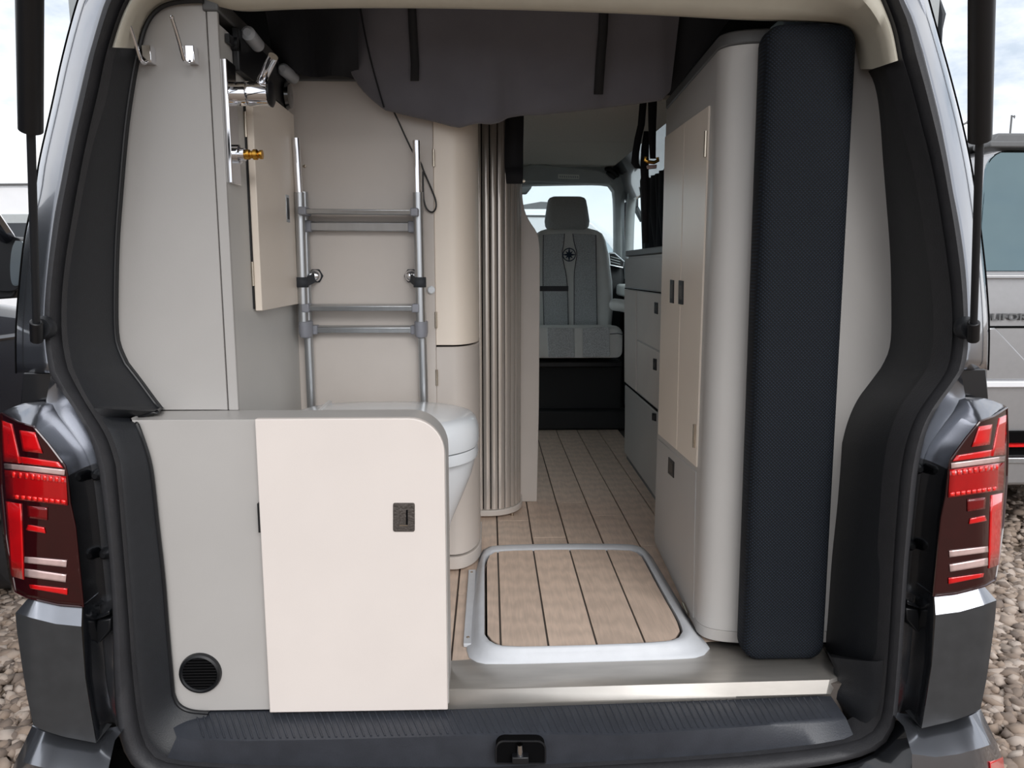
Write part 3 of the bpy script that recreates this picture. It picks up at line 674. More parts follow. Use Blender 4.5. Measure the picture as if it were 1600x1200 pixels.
# door frame arch on the right, and black pillar cover
for s in (1, -1):
    ar = [Vector((s * 0.80, y, z)) for y, z in ((4.68, 1.40), (4.68, 1.75), (4.62, 1.92), (4.48, 1.98), (4.32, 1.95), (4.21, 1.84), (4.15, 1.66), (4.12, 1.40))]
    obj('door_frame', tube(smooth_line([tuple(p) for p in ar], 2), 0.028, 10), 'cab_grey', van)
    obj('centre_pillar', prism([(s * 0.765, 3.99, FL), (s * 0.765, 4.11, FL), (s * 0.765, 4.11, 1.5), (s * 0.75, 4.16, 1.93), (s * 0.75, 4.05, 1.97), (s * 0.765, 3.99, 1.90)], (s * 0.08, 0, 0)), 'black_fabric', van, bevel=0.02, seg=3)
    obj('door_lining', box_bm(*sorted((s * 0.80, s * 0.86)), 4.12, 5.4, FL, 1.42), 'black_trim', van, bevel=0.02)
    obj('door_armrest', box_bm(*sorted((s * 0.72, s * 0.80)), 4.2, 4.65, 1.30, 1.37), 'seat_leather', van, bevel=0.015)
dash = tag(obj('dashboard', prism([(-0.78, 4.70, 0.9), (-0.78, 4.66, 1.40), (-0.78, 4.70, 1.50), (-0.78, 4.80, 1.54), (-0.78, 5.35, 1.50), (-0.78, 5.35, 0.9)], (1.56, 0, 0)), 'dash', bevel=0.03, seg=3), 'black dashboard under the windscreen', 'dashboard')
dv = [P(x, y, Y=4.62) for x, y in ((951, 396), (960, 396), (975, 409), (973, 418), (953, 414))]
dvo = obj('air_vent', prism(dv, (0, 0.06, 0)), 'black_plastic', dash, bevel=0.004)
obj('vent_frame', tube(dv + [dv[0]], 0.006, 8), 'alu', dvo)
for k in range(3):
    obj('vent_slat', cyl(P(954, 401 + 4 * k, Y=4.615), P(969, 405 + 4 * k, Y=4.615), 0.003, n=6), 'cab_grey', dvo)
obj('cab_floor', box_bm(-0.82, 0.82, 4.6, 5.45, 0.45, 0.58), 'void', van)

bd = thing('folded_blind', 'black folded window blind beyond the wardrobe above the worktop', 'blind', (0.79, 3.75, 1.55))
for k in range(6):
    y = 3.45 + 0.09 * k
    obj('blind_pleat', tube([(0.785 + 0.012 * (k % 2), y, 1.56), (0.78 + 0.012 * ((k + 1) % 2), y + 0.01, 1.72), (0.765, y, 1.90)], [0.05, 0.055, 0.045], 10), 'black_fabric', bd)
# sun visor with printed label
vz = smooth_line([(700, 262), (824, 260), (828, 256), (848, 256.5), (870, 260), (925, 264), (945, 270), (955, 280), (959, 288), (900, 286), (823, 283), (700, 282)], 1)
vis = thing('sun_visor', 'grey folded sun visor with a small printed label above the windscreen', 'sun visor', P(890, 285, Y=4.6))
obj('visor_pad', prism([P(p[0], p[1], Y=4.60) for p in vz], (0, 0.025, 0)), 'cab_grey', vis, bevel=0.006)
lb = obj('warning_label', prism([P(x, y, Y=4.599) for x, y in ((872, 272), (905, 273), (905, 280), (872, 279))], (0, 0.003, 0)), 'label_print', vis, smooth=False)
for k in range(9):
    x = 874 + 3.4 * k; obj('print_mark', prism([P(x + a, y, Y=4.5975) for a, y in ((0, 274.3 + .1 * k), (2, 274.3 + .1 * k), (2.4, 277.6 + .1 * k), (0.5, 277.4 + .1 * k))], (0, 0.0012, 0)), 'cab_grey', lb, smooth=False)
gh = thing('grab_handle', 'dark grey grab handle on the pillar beside the windscreen', 'handle', P(957, 270, Y=4.66))
obj('grip', tube([P(947, 264, Y=4.68), P(953, 264, Y=4.65), P(960, 269, Y=4.65), P(965, 275, Y=4.68)], 0.012, 10), 'black_plastic', gh)
obj('recess', tube([P(948, 268, Y=4.685), P(956, 272, Y=4.68), P(961, 279, Y=4.685)], [0.012, 0.022, 0.012], 10), 'dash', gh)
rm = thing('interior_mirror', 'grey rear view mirror foot hanging behind the windscreen', 'mirror', P(824, 300, Y=4.9))
obj('mirror_foot', prism([P(x, y, Y=4.88) for x, y in ((800, 284), (834, 284), (830, 294), (823, 303), (800, 303))], (0, 0.05, 0)), 'cab_grey', rm, bevel=0.008)
# door mirror outside the right front window
dm = obj('door_mirror', prism([P(x, y, Y=5.15) for x, y in rrect(986, 998, 304, 325, 4, 4)], (0, 0.09, 0)), 'black_plastic', van, bevel=0.012)
obj('mirror_arm', cyl(P(992, 322, Y=5.2), P(1004, 345, Y=5.2), 0.02, n=10), 'black_plastic', dm)

# ================================================================== LEFT SIDE FURNITURE
YP = 1.568
# tall grey panel with edge post and capping rail
tp = thing('tall_end_panel', 'tall light grey end panel carrying two chrome hooks, above the low cabinet', 'cabinet', P(300, 640, Y=YP))
pe = [(331, 655), (320, 10)]
pa = P(360, 640, Y=YP); pb = P(319, 14, Y=YP)
xe = (pa.x + pb.x) / 2
zt = P(330, 14, Y=YP).z; zb = P(330, 641, Y=YP).z
left_edge = [p + Vector((-0.012, 0, 0)) for p in [PF(q.x, q.y, lambda s: YP) for q in resample(smooth_line(LD[0][0] + [(217, 595), (236, 622), (248, 641)], 1), 30)]]
outl = [Vector((p.x, YP, p.z)) for p in left_edge] + [Vector((xe - 0.0015, YP, zb)), Vector((xe - 0.0015, YP, zt + 0.05))] + [Vector((p.x, YP, p.z)) for p in [P(x, y, Y=YP) for x, y in ((275, -25), (235, -5), (212, 35))]]
obj('panel', prism(outl, (0, 0.018, 0)), 'grey_laminate', tp, bevel=0.001, seg=1)
obj('edge_post', box_bm(xe + 0.001, XW + 0.001, YP - 0.002, YP + 0.008, zb, P(332, 18, Y=YP).z), 'grey_laminate', tp, bevel=0.0015)
# capping rail: along side wall then along the cross wall
zr = P(332, 18, Y=YP).z
rl = obj('capping_rail', box_bm(xe - 0.006, XW + 0.004, YP - 0.006, YW + 0.0, zr, zr + 0.03), 'rail_grey', tp, bevel=0.003)
obj('capping_rail', box_bm(XW, P(560, 120, Y=YW - 0.006).x, YW - 0.006, YW + 0.022, P(500, 127, Y=YW).z, P(500, 127, Y=YW).z + 0.035), 'rail_grey', tp, bevel=0.003)

def hook(px, lab):
    h = thing('coat_hook', lab, 'hook', P(px + 8, 88, Y=YP), 'chrome hooks on the grey end panel')
    x0, x1 = P(px, 88, Y=YP - 0.01).x, P(px + 14, 88, Y=YP - 0.01).x
    z0, z1 = P(px, 100, Y=YP - 0.01).z, P(px, 73, Y=YP - 0.01).z
    obj('base', box_bm(x0, x1, YP - 0.022, YP, z0, z1), 'chrome', h, bevel=0.0012)
    xm = x0 + 0.007
    obj('arm', tube(smooth_line([(xm, YP - 0.018, z0 + 0.003), (xm + 0.001, YP - 0.030, z0 - 0.004), (xm, YP - 0.046, z0 - 0.004), (xm - 0.0005, YP - 0.052, z0 + 0.006), (xm - 0.002, YP - 0.062, z0 + 0.03), (xm - 0.006, YP - 0.078, z0 + 0.062)], 2), 0.0036, 12), 'chrome', h)
    obj('tip', lathe([(0.0001, -0.003), (0.004, -0.002), (0.0045, 0.0), (0.003, 0.003), (0.0001, 0.004)], Vector((xm - 0.006, YP - 0.078, z0 + 0.063)), 'Z', 12), 'chrome', h)
hook(226, 'chrome coat hook close to the black door lining'); hook(293, 'chrome coat hook close to the shower mixer')

# low cabinet with cream door and round vent
YL = 1.468
lc = thing('low_cabinet', 'low grey cabinet with a cream door, dark latch and round black vent', 'cabinet', P(450, 1110, Y=YL))
zt = P(500, 655, Y=YL).z; zb = P(400, 1109, Y=YL).z
xl = P(213, 655, Y=YL).x; xr2 = P(699, 900, Y=YL).x
rr = 0.075
body = []
ledge = [PF(q.x, q.y, lambda s: YL) for q in resample(LD[3][0] + [(277, 1102), (292, 1110)], 20)]
ol = [Vector((p.x - 0.008, YL, p.z)) for p in ledge] + [Vector((ledge[-1].x + 0.02, YL, zb)), Vector((xr2, YL, zb))]
for k in range(13):
    a = math.radians(90 * k / 12); ol.append(Vector((xr2 - rr + rr * math.cos(a), YL, zt - rr + rr * math.sin(a))))
ol.append(Vector((ol[0].x, YL, zt)))
obj('body', prism(ol, (0, 0.1, 0)), 'grey_laminate', lc, bevel=0.0015)
# inner frame line visible on the rounded end
dz0 = P(417, 1114, Y=1.45).z; dz1 = P(404, 655, Y=1.45).z
dx0 = (P(402, 655, Y=1.45).x + P(417, 1113, Y=1.45).x) / 2; dx1 = (P(697, 900, Y=1.45).x)
dr = 0.068
do = [(dx0, dz0), (dx1, dz0)] + [(dx1 - dr + dr * math.cos(math.radians(9 * k)), dz1 - dr + dr * math.sin(math.radians(9 * k))) for k in range(11)] + [(dx0, dz1)]
door = obj('door', prism([(x, 1.45, z) for x, z in do], (0, 0.0165, 0)), 'cream_laminate', lc, bevel=0.002, label='cream door with one rounded corner')
lt = [P(x, y, Y=1.448) for x, y in rrect(614, 648, 786, 831, 3, 3)]
lat = obj('latch', prism(lt, (0, 0.004, 0)), 'bronze' if 'bronze' in MATS else 'black_plastic', door, bevel=0.0008)
obj('latch_slide', prism([P(x, y, Y=1.4475) for x, y in ((624, 796), (634, 796), (634, 820), (624, 820))], (0, 0.002, 0)), 'bronze', lat, bevel=0.0006)
obj('latch_slot', prism([P(x, y, Y=1.4472) for x, y in ((634.5, 797), (637, 797), (637, 820), (634.5, 820))], (0, 0.002, 0)), 'void', lat, smooth=False)
obj('latch_ledge', prism([P(x, y, Y=1.4472) for x, y in ((624, 820.5), (637, 820.5), (637, 822), (624, 822))], (0, 0.002, 0)), 'steel', lat, smooth=False)
# vent: ring and slats
vc = P(313.5, 1051, Y=YL - 0.001); vr = 0.0425
vo = obj('vent', lathe([(vr * 0.80, 0.004), (vr * 0.80, -0.006), (vr * 0.86, -0.009), (vr * 0.96, -0.007), (vr, -0.001), (vr, 0.004)], vc, 'Y', 40), 'black_plastic', lc)
obj('vent_back', lathe([(0.0001, -0.0005), (vr * 0.82, -0.0005), (vr * 0.82, 0.004), (0.0001, 0.004)], vc, 'Y', 32), 'void', vo)
for k in range(11):
    zz = (k - 5) * vr * 0.145; hw = math.sqrt(max(0, (vr * 0.8) ** 2 - zz * zz))
    if hw < 0.004: continue
    obj('vent_slat', prism([(vc.x - hw, vc.y - 0.0015, vc.z + zz - 0.0024), (vc.x + hw, vc.y - 0.0015, vc.z + zz - 0.0024), (vc.x + hw, vc.y - 0.006, vc.z + zz + 0.0006), (vc.x - hw, vc.y - 0.006, vc.z + zz + 0.0006)], (0, 0, 0.0014)), 'black_plastic', vo, smooth=False)
obj('door_hinge', box_bm(dx0 - 0.004, dx0 + 0.0005, 1.4515, 1.468, P(404, 830, Y=1.46).z, P(404, 785, Y=1.46).z), 'black_plastic', lc)

# toilet
YT = 1.84
toi = thing('toilet', 'white toilet with closed lid behind the low cabinet', 'toilet', (P(640, 650, Y=YT).x - 0.05, YT, FL))
XE = P(749, 690, Y=YT).x; XS = XW + 0.02; zl = 1.135
def ell(f, z, xe=XE, xs=XS, hw=0.188, n=48, p=2.35, yc=YT):
    cx = (xe + xs) / 2; a = (xe - xs) / 2 * f; r = []
    for k in range(n):
        t = 2 * math.pi * k / n; c, s = math.cos(t), math.sin(t)
        px = p if c > 0 else 3.0
        r.append(Vector((cx + a * math.copysign(abs(c) ** (2 / px), c), yc + hw * f * math.copysign(abs(s) ** (2 / px), s), z)))
    return r
zT = P(640, 645, Y=YT).z
z_lidb = P(745, 690, Y=YT).z; z_seatb = P(745, 708, Y=YT).z
obj('lid', loft([ell(0.965, z_lidb), ell(0.99, z_lidb + 0.001), ell(1.0, z_lidb + 0.014), ell(0.992, z_lidb + 0.042), ell(0.965, z_lidb + 0.060), ell(0.92, z_lidb + 0.069), ell(0.84, z_lidb + 0.074), ell(0.5, z_lidb + 0.080), ell(0.1, z_lidb + 0.081)], True, True), 'ceramic', toi, angle=50)
obj('seat', loft([ell(0.95, z_seatb), ell(0.985, z_seatb + 0.001), ell(0.99, z_seatb + 0.010), ell(0.98, z_lidb - 0.0025), ell(0.6, z_lidb - 0.002)], True, True), 'ceramic', toi, angle=50)
pf = []
for y, x, hw in ((712, 744, 0.165), (740, 737, 0.158), (775, 723, 0.145), (800, 712, 0.13), (820, 704, 0.12), (860, 698, 0.115), (900, 696, 0.115)):
    q = P(x, y, Y=YT - 0.02); pf.append((q.z, q.x, hw))
pf.append((FL + 0.002, pf[-1][1], 0.118))
obj('bowl', loft([ell(1.0, z, xe, XS, hw, p=2.2) for z, xe, hw in pf], True, True), 'ceramic', toi, angle=50)
# strip on the lid hinge
a = P(508, 632, Z=z_lidb + 0.080)
obj('hinge_cover', box_bm(a.x - 0.006, a.x + 0.006, YT - 0.14, YT + 0.14, z_lidb + 0.066, z_lidb + 0.081), 'ceramic', toi, bevel=0.004)

# shower mixer on the side wall
mx = thing('shower_mixer', 'chrome shower mixer plate with lever and brass hose outlet on the side wall', 'shower mixer', P(368, 280, X=XW))
ya, yb = P(346, 150, X=XW).y, P(387, 190, X=XW).y
ya, yb = 1.578, 1.632
zA, zB = P(352, 92, X=XW + 0.006).z, P(352, 283, X=XW + 0.006).z
plate = obj('plate', box_bm(XW, XW + 0.010, ya, yb, zB, zA), 'chrome', mx, bevel=0.0015)
ym = (ya + yb) / 2
zc = P(385, 147, Y=ym).z
mb = obj('mixer_body', lathe([(0.0225, 0.0), (0.0225, 0.028), (0.0215, 0.030), (0.0225, 0.032), (0.0235, 0.036), (0.0235, 0.072), (0.021, 0.075), (0.0001, 0.075)], Vector((XW + 0.009, ym, zc)), 'X', 32), 'chrome', mx)
obj('end_cap', lathe([(0.0001, 0.0), (0.024, 0.0), (0.025, 0.003), (0.020, 0.006), (0.0001, 0.006)], Vector((XW + 0.0835, ym, zc)), 'X', 32), 'black_plastic', mb)
l0_ = Vector((XW + 0.066, ym - 0.006, zc + 0.018)); l1_ = P(427, 88, Y=ym - 0.05)
obj('lever', tube([l0_, l0_.lerp(l1_, 0.12), l0_.lerp(l1_, 0.15), l1_], [0.008, 0.008, 0.0095, 0.0095], 20), 'chrome', mb)
zo = P(372, 246, X=XW).z; yo = ym + 0.005
so = obj('hose_socket', lathe([(0.019, 0.0), (0.019, 0.008), (0.013, 0.010), (0.013, 0.018), (0.0001, 0.018)], Vector((XW + 0.009, yo, zo)), 'X', 28), 'chrome', mx)
obj('hose_thread', lathe([(0.008, 0.0), (0.010, 0.003), (0.010, 0.010), (0.0075, 0.012), (0.0075, 0.016), (0.0105, 0.018), (0.0105, 0.025), (0.007, 0.028), (0.009, 0.031), (0.009, 0.036), (0.0001, 0.037)], Vector((XW + 0.026, yo, zo)), 'X', 20), 'brass', so)

# wall cabinet with cream door on the side wall
XD = XW + 0.019
y0 = P(402, 320, X=XD).y; y1 = min(P(465, 330, X=XD).y, YW - 0.02)
mc = thing('wall_cabinet', 'slim cream wall cabinet with chrome hinges next to the shower mixer', 'cabinet', (XD, (y0 + y1) / 2, P(402, 487, X=XD).z))
zt1 = P(450, 172, X=XD).z; zb1 = P(402, 487, X=XD).z
obj('frame', box_bm(XW, XW + 0.0035, y0 - 0.003, y1 - 0.004, zb1 + 0.004, zt1 - 0.004), 'black_plastic', mc)
cdoor = obj('door', box_bm(XD - 0.015, XD, y0, y1, zb1, zt1), 'cream_warm_lit', mc, bevel=0.0015)
for yy in (200, 428):
    z = P(393, yy, X=XD - 0.016).z
    obj('hinge', cyl((XD - 0.016, y0 - 0.003, z - 0.026), (XD - 0.016, y0 - 0.003, z + 0.026), 0.0032, n=12), 'steel', mc)
zk = P(449, 326, X=XD).z; yk = P(449, 326, X=XD).y
lk = obj('catch', box_bm(XD, XD + 0.002, yk - 0.014, yk + 0.014, zk - 0.033, zk + 0.033), 'alu', cdoor, bevel=0.0006)
obj('catch_slot', box_bm(XD + 0.001, XD + 0.0028, yk - 0.008, yk + 0.008, zk - 0.026, zk + 0.026), 'black_plastic', lk)

# black rail with rounded end above the wall cabinet
br = thing('black_rail', 'black plastic rail with rounded end above the slim cream cabinet', 'rail', P(420, 140, X=XW + 0.03))
rb = P(449, 152, X=XW + 0.014); zra = zr - 0.004
prof = [(1.645, zt1 + 0.006), (1.645, zra), (rb.y - 0.05, zra)] + [(rb.y - 0.02 + 0.045 * math.sin(math.radians(t)), rb.z + 0.045 * math.cos(math.radians(t))) for t in range(0, 181, 20)] + [(rb.y - 0.06, zt1 + 0.006)]
prof = [(y, max(z, zt1 + 0.004)) for y, z in prof]
obj('rail_body', prism([(XW + 0.0005, y, z) for y, z in prof], (0.014, 0, 0)), 'black_plastic', br, bevel=0.003)
obj('end_knob', lathe([(0.0001, 0.0), (0.030, 0.0), (0.034, 0.005), (0.030, 0.013), (0.012, 0.016), (0.0001, 0.014)], Vector((XW + 0.014, rb.y - 0.02, rb.z)), 'X', 24), 'gloss_black', br)
pq = P(371, 69, X=XW + 0.012)
obj('pivot', lathe([(0.0001, 0.0), (0.013, 0.0), (0.013, 0.014), (0.0001, 0.014)], Vector((XW + 0.0005, max(pq.y, 1.60), pq.z)), 'X', 20), 'black_plastic', br)
obj('pivot_arm', box_bm(XW + 0.002, XW + 0.010, 1.602, 1.650, pq.z - 0.008, pq.z + 0.008), 'black_plastic', br)
# frosted light tubes clipped under the capping rail
for (p, q, lab) in (((386, 50), (404, 72), 'frosted roller clip under the dark rail, close to the mixer lever'), ((441, 107), (460, 123), 'frosted roller clip under the dark rail, at the cross wall')):
    a = P(*p, X=XW + 0.026); b = P(*q, X=XW + 0.026)
    t = thing('roller_clip', lab, 'clip', a)
    d = (b - a)
    obj('roller', tube([a, a + d * 0.08, a + d * 0.92, b], [0.008, 0.0145, 0.0145, 0.007], 18), 'frosted', t)
    obj('clip_bracket', box_bm(XW + 0.004, XW + 0.028, a.y + d.y * 0.3, a.y + d.y * 0.7, a.z + d.z * .5 - 0.004, a.z + d.z * .5 + 0.012), 'black_plastic', t)

# ladder, folded, strapped to the cross wall
Y1, Y2 = YW - 0.062, YW - 0.022
ld = thing('ladder', 'folded aluminium ladder strapped to the taupe wall behind the toilet', 'ladder', P(570, 625, Y=Y1))
def L1p(x, y): return P(x, y, Y=Y1)
def L2p(x, y): return P(x, y, Y=Y2)
for xt, xm, xb in ((462, 467.5, 474.5), (650.5, 652.5, 657.5)):
    up = obj('upright', tube([L1p(xm, 301), L1p(xb, 508)], 0.0125, 20), 'alu', ld)
    obj('upright_tip', tube([L1p(xt, 216 if xt < 500 else 220), L1p(xm - 0.3, 304)], 0.0098, 20), 'chrome', up)
for xt, xb in ((477, 492), (645, 660)):
    pass
obj('lower_upright', tube([L2p(474, 300), L2p(481, 500), L2p(487, 640)], 0.0118, 18), 'alu', ld)
obj('lower_upright', tube([L2p(654, 300), L2p(659, 500), L2p(663, 640)], 0.0118, 18), 'alu', ld)
def rung(a, b, Yr, depth, h, name='rung'):
    """flat tread: front edge a-b, tread runs back and down"""
    a = P(*a, Y=Yr); b = P(*b, Y=Yr)
    r = obj(name, prism([a + Vector((0, -0.004, h / 2)), a + Vector((0, depth, h / 2 + 0.004)), a + Vector((0, depth, -h / 2 + 0.002)), a + Vector((0, 0, -h / 2))], b - a), 'alu', ld, bevel=0.002)
    for q, s in ((a, 1), (b, -1)):
        obj('rung_cap', box_bm(*sorted((q.x - s * 0.006, q.x + s * 0.014)), q.y - 0.008, q.y + depth + 0.002, q.z - h / 2 - 0.003, q.z + h / 2 + 0.005), 'grey_plastic', r, bevel=0.003)
rung((470, 330), (650, 332), Y1 - 0.03, 0.055, 0.012)
rung((478, 354), (646, 355), Y2 - 0.008, 0.022, 0.022)
rung((475, 482), (652, 482), Y1 - 0.006, 0.035, 0.014)
rung((488, 516), (650, 516), Y2 - 0.010, 0.024, 0.016)
for x, w_ in ((476, 1), (657.5, -1)):
    q = P(x, 515, Y=Y1)
    obj('knuckle', loft([[q + Vector((r * 0.018 * math.cos(t), r * 0.03 * math.sin(t) + 0.015, z)) for t in [k * math.pi / 8 for k in range(16)]] for r, z in ((0.85, 0.022), (1, 0.02), (1, -0.008), (0.85, -0.020), (0.4, -0.024))], True, True), 'grey_plastic', ld)
for (x, kx, s) in ((472, 494, 1), (656, 643, -1)):
    q = P(x, 441, Y=Y1); k = P(kx, 431, Y=YW)
    z0_, z1_ = q.z - 0.013, q.z + 0.013
    ringp = [(q.x + 0.0145 * math.cos(t), q.y + 0.0145 * math.sin(t)) for t in [math.pi * 2 * j / 20 for j in range(21)]]
    so_ = obj('strap_band', loft([[Vector((x_, y_, z0_)) for x_, y_ in ringp], [Vector((x_, y_, z1_)) for x_, y_ in ringp]]), 'strap', ld, solid=0.002, offset=1)
    obj('strap_tail', prism([Vector((q.x + s * 0.010, q.y - 0.004, z0_)), Vector((q.x + s * 0.010, q.y - 0.004, z1_)), Vector((k.x + s * 0.012, YW - 0.004, k.z + 0.014)), Vector((k.x + s * 0.012, YW - 0.004, k.z - 0.010))], (0, 0.002, 0)), 'strap', ld)
    kb = obj('knob', lathe([(0.0001, 0.0), (0.010, -0.001), (0.0155, -0.007), (0.016, -0.011), (0.012, -0.019), (0.006, -0.022), (0.0001, -0.0225)], Vector((k.x, YW - 0.006, k.z)), 'Y', 24), 'chrome', wfar, label='round steel knob holding a ladder strap')
    obj('washer', prism([Vector((k.x + 0.020 * math.cos(t), YW - 0.001, k.z + 0.020 * math.sin(t))) for t in [j * math.pi / 3 for j in range(6)]], (0, -0.005, 0)), 'strap', kb, bevel=0.002)
q = P(674, 453, Y=YW)
tag(obj('round_button', lathe([(0.0001, 0.0), (0.0105, 0.0), (0.0105, -0.006), (0.008, -0.008), (0.0001, -0.008)], q, 'Y', 24), 'ceramic'), 'small round white button on the taupe wall', 'button')
q = P(476, 260, Y=YW)
tag(obj('wall_screw', lathe([(0.0001, 0.0), (0.0045, 0.0), (0.004, -0.0025), (0.0001, -0.003)], q, 'Y', 14), 'steel'), 'tiny screw head on the taupe wall by the ladder top', 'screw')
# thin black cord hanging down to a loop
cdp = [(612, 168, 2.05), (622, 188, YW - 0.03), (634, 215, YW - 0.02), (646, 240, YW - 0.012), (658, 254, YW - 0.008), (661, 265, YW - 0.006), (672, 290, YW - 0.006), (681, 312, YW - 0.008), (682, 325, YW - 0.008), (676, 333, YW - 0.008), (667, 328, YW - 0.008), (662, 314, YW - 0.008), (661, 290, YW - 0.006), (661, 268, YW - 0.006)]
tag(obj('cord', tube(smooth_line([tuple(P(x, y, Y=Yy)) for x, y, Yy in cdp], 2), 0.0022, 8), 'black_plastic'), 'thin black cord hanging from the roof fabric into a loop', 'cord')

# corner cupboard with curved front
XL0 = P(680, 500, Y=YW).x + 0.001; XR0 = P(749, 700, Y=YW + 0.10).x
cc = thing('corner_cupboard', 'tall corner cupboard with a curved front, cream above and taupe below', 'cupboard', ((XL0 + XR0) / 2, YW + 0.05, FL))
def curve(off, x0=XL0, x1=XR0, y0=YW + 0.004, y1=YW + 0.15, n=16):
    r = [Vector((x0, y0 - off, 0))]; a, b = (x1 - x0), (y1 - y0)
    flat = 0.35
    for k in range(n + 1):
        t = math.radians(90 * k / n); r.append(Vector((x0 + a * flat + a * (1 - flat) * math.sin(t) + off * math.sin(t), y1 - b * math.cos(t) - off * math.cos(t), 0)))
    r.append(Vector((x1 + off, y1 + 0.16, 0))); return r
def curved_panel(name, z0, z1, off, m, th=0.016):
    o_, i_ = curve(off), curve(off - th)
    lo = [Vector((p.x, p.y, z0)) for p in o_ + i_[::-1]]
    return obj(name, prism(lo, (0, 0, z1 - z0)), m, cc, bevel=0.0012, seg=1)
zs = P(715, 541, Y=YW).z; zpl = P(725, 864, Y=YW + 0.03).z
cdr = curved_panel('door', zs + 0.0025, 2.0, 0.0, 'cream_warm_lit'); curved_panel('lower_panel', zpl + 0.004, zs - 0.0025, 0.0, 'warm_laminate'); curved_panel('plinth', FL + 0.012, zpl - 0.001, 0.004, 'warm_laminate', 0.03)
inner = curve(-0.012); obj('carcass', prism([Vector((p.x, p.y, FL + 0.02)) for p in inner] + [Vector((XL0, YW + 0.30, FL + 0.02))], (0, 0, 1.36)), 'void', cc)
for yy in (247, 500, 590):
    z = P(680, yy, Y=YW).z; obj('hinge', cyl((XL0 + 0.001, YW - 0.001, z - 0.022), (XL0 + 0.001, YW - 0.001, z + 0.022), 0.0035, n=10), 'steel', cc)

# tambour cabinet
Yt = P(756, 810, Z=FL).y
TX0 = P(752, 700, Y=Yt).x; TX1 = P(813, 700, Y=Yt + 0.08).x
tb = thing('tambour_cabinet', 'tall rounded cabinet closed by a roller door of shiny vertical slats', 'cabinet', ((TX0 + TX1) / 2, Yt + 0.08, FL))
ctr = Vector((TX0 + 0.028, Yt + 0.125, 0)); RA_, RB_ = TX1 - ctr.x, 0.125
ztop = 2.03; zbot = P(780, 796, Y=Yt).z
path = [Vector((TX0 - 0.02, Yt, 0)), Vector((ctr.x, Yt, 0))] + [Vector((ctr.x + RA_ * math.sin(math.radians(t)), ctr.y - RB_ * math.cos(math.radians(t)), 0)) for t in range(5, 91, 5)] + [Vector((TX1, ctr.y + 0.08, 0))]
L_ = sum((b - a).length for a, b in zip(path, path[1:])); sw = 0.0245; ns_ = int(L_ / sw)
sp = resample(path, ns_ + 1)
for a, b in zip(sp, sp[1:]):
    d = (b - a); n_ = Vector((d.y, -d.x, 0)).normalized(); g = d * 0.075
    pr = [a + g - n_ * 0.004, a + g + n_ * 0.001, a + d * 0.25 + n_ * 0.0035, a + d * 0.5 + n_ * 0.0042, a + d * 0.75 + n_ * 0.0035, b - g + n_ * 0.001, b - g - n_ * 0.004]
    obj('slat', prism([Vector((p.x, p.y, zbot)) for p in pr], (0, 0, ztop - zbot)), 'tambour', tb, angle=50)
inn_ = [p + (Vector((ctr.x, ctr.y + 0.05, 0)) - p).normalized() * 0.008 for p in path]
obj('carcass', prism([Vector((p.x, p.y, zbot)) for p in inn_] + [Vector((TX0 - 0.02, ctr.y + 0.08, zbot))], (0, 0, ztop - zbot)), 'void', tb)
oo = [p + (p - Vector((ctr.x, ctr.y + 0.05, 0))).normalized() * 0.010 for p in path]
bz1 = zbot - 0.001; bz0 = P(780, 807, Y=Yt - 0.01).z
obj('base_tray', prism([Vector((p.x, p.y, bz0)) for p in oo] + [Vector((TX0 - 0.02, ctr.y + 0.08, bz0))], (0, 0, bz1 - bz0)), 'warm_laminate', tb, bevel=0.003)
fq = P(800, 806, Y=Yt + 0.03); obj('foot', cyl((fq.x, fq.y, FL), (fq.x, fq.y, bz0), 0.0065, n=16), 'steel', tb)
obj('foot', cyl((TX0 + 0.01, Yt + 0.12, FL), (TX0 + 0.01, Yt + 0.12, bz0), 0.0065, n=16), 'steel', tb)

# partition behind it
Yq = P(838, 783, Z=FL + 0.003).y
pp = [(780, 784), (839, 784), (842, 640), (844, 400), (842, 372), (838, 361), (828, 347), (820, 331), (816.5, 313), (815.5, 290), (816, 175), (780, 175)]
pt = thing('partition_panel', 'narrow taupe partition panel with a curved edge beside the tambour cabinet', 'panel', P(820, 784, Y=Yq))
obj('panel', prism([P(x, y, Y=Yq) for x, y in smooth_line(pp[:2], 0) + smooth_line(pp[2:10], 1) + pp[10:]], (0, 0.02, 0)), 'warm_laminate', pt, bevel=0.002)

# ================================================================== RIGHT SIDE FURNITURE
def PPL(x, y, p0, n):
    d = FW * F_PX + RT * (x - 800) + UP * (600 - y); t = (Vector(p0) - CAM).dot(n) / d.dot(n); return CAM + d * t
def clip_x(poly, xa, keep_right):
    r = []
    for a, b in zip(poly, poly[1:] + poly[:1]):
        ia = (a[0] >= xa) == keep_right; ib = (b[0] >= xa) == keep_right
        if ia: r.append(a)
        if ia != ib:
            t = (xa - a[0]) / (b[0] - a[0]); r.append((xa, a[1] + (b[1] - a[1]) * t))
    return r
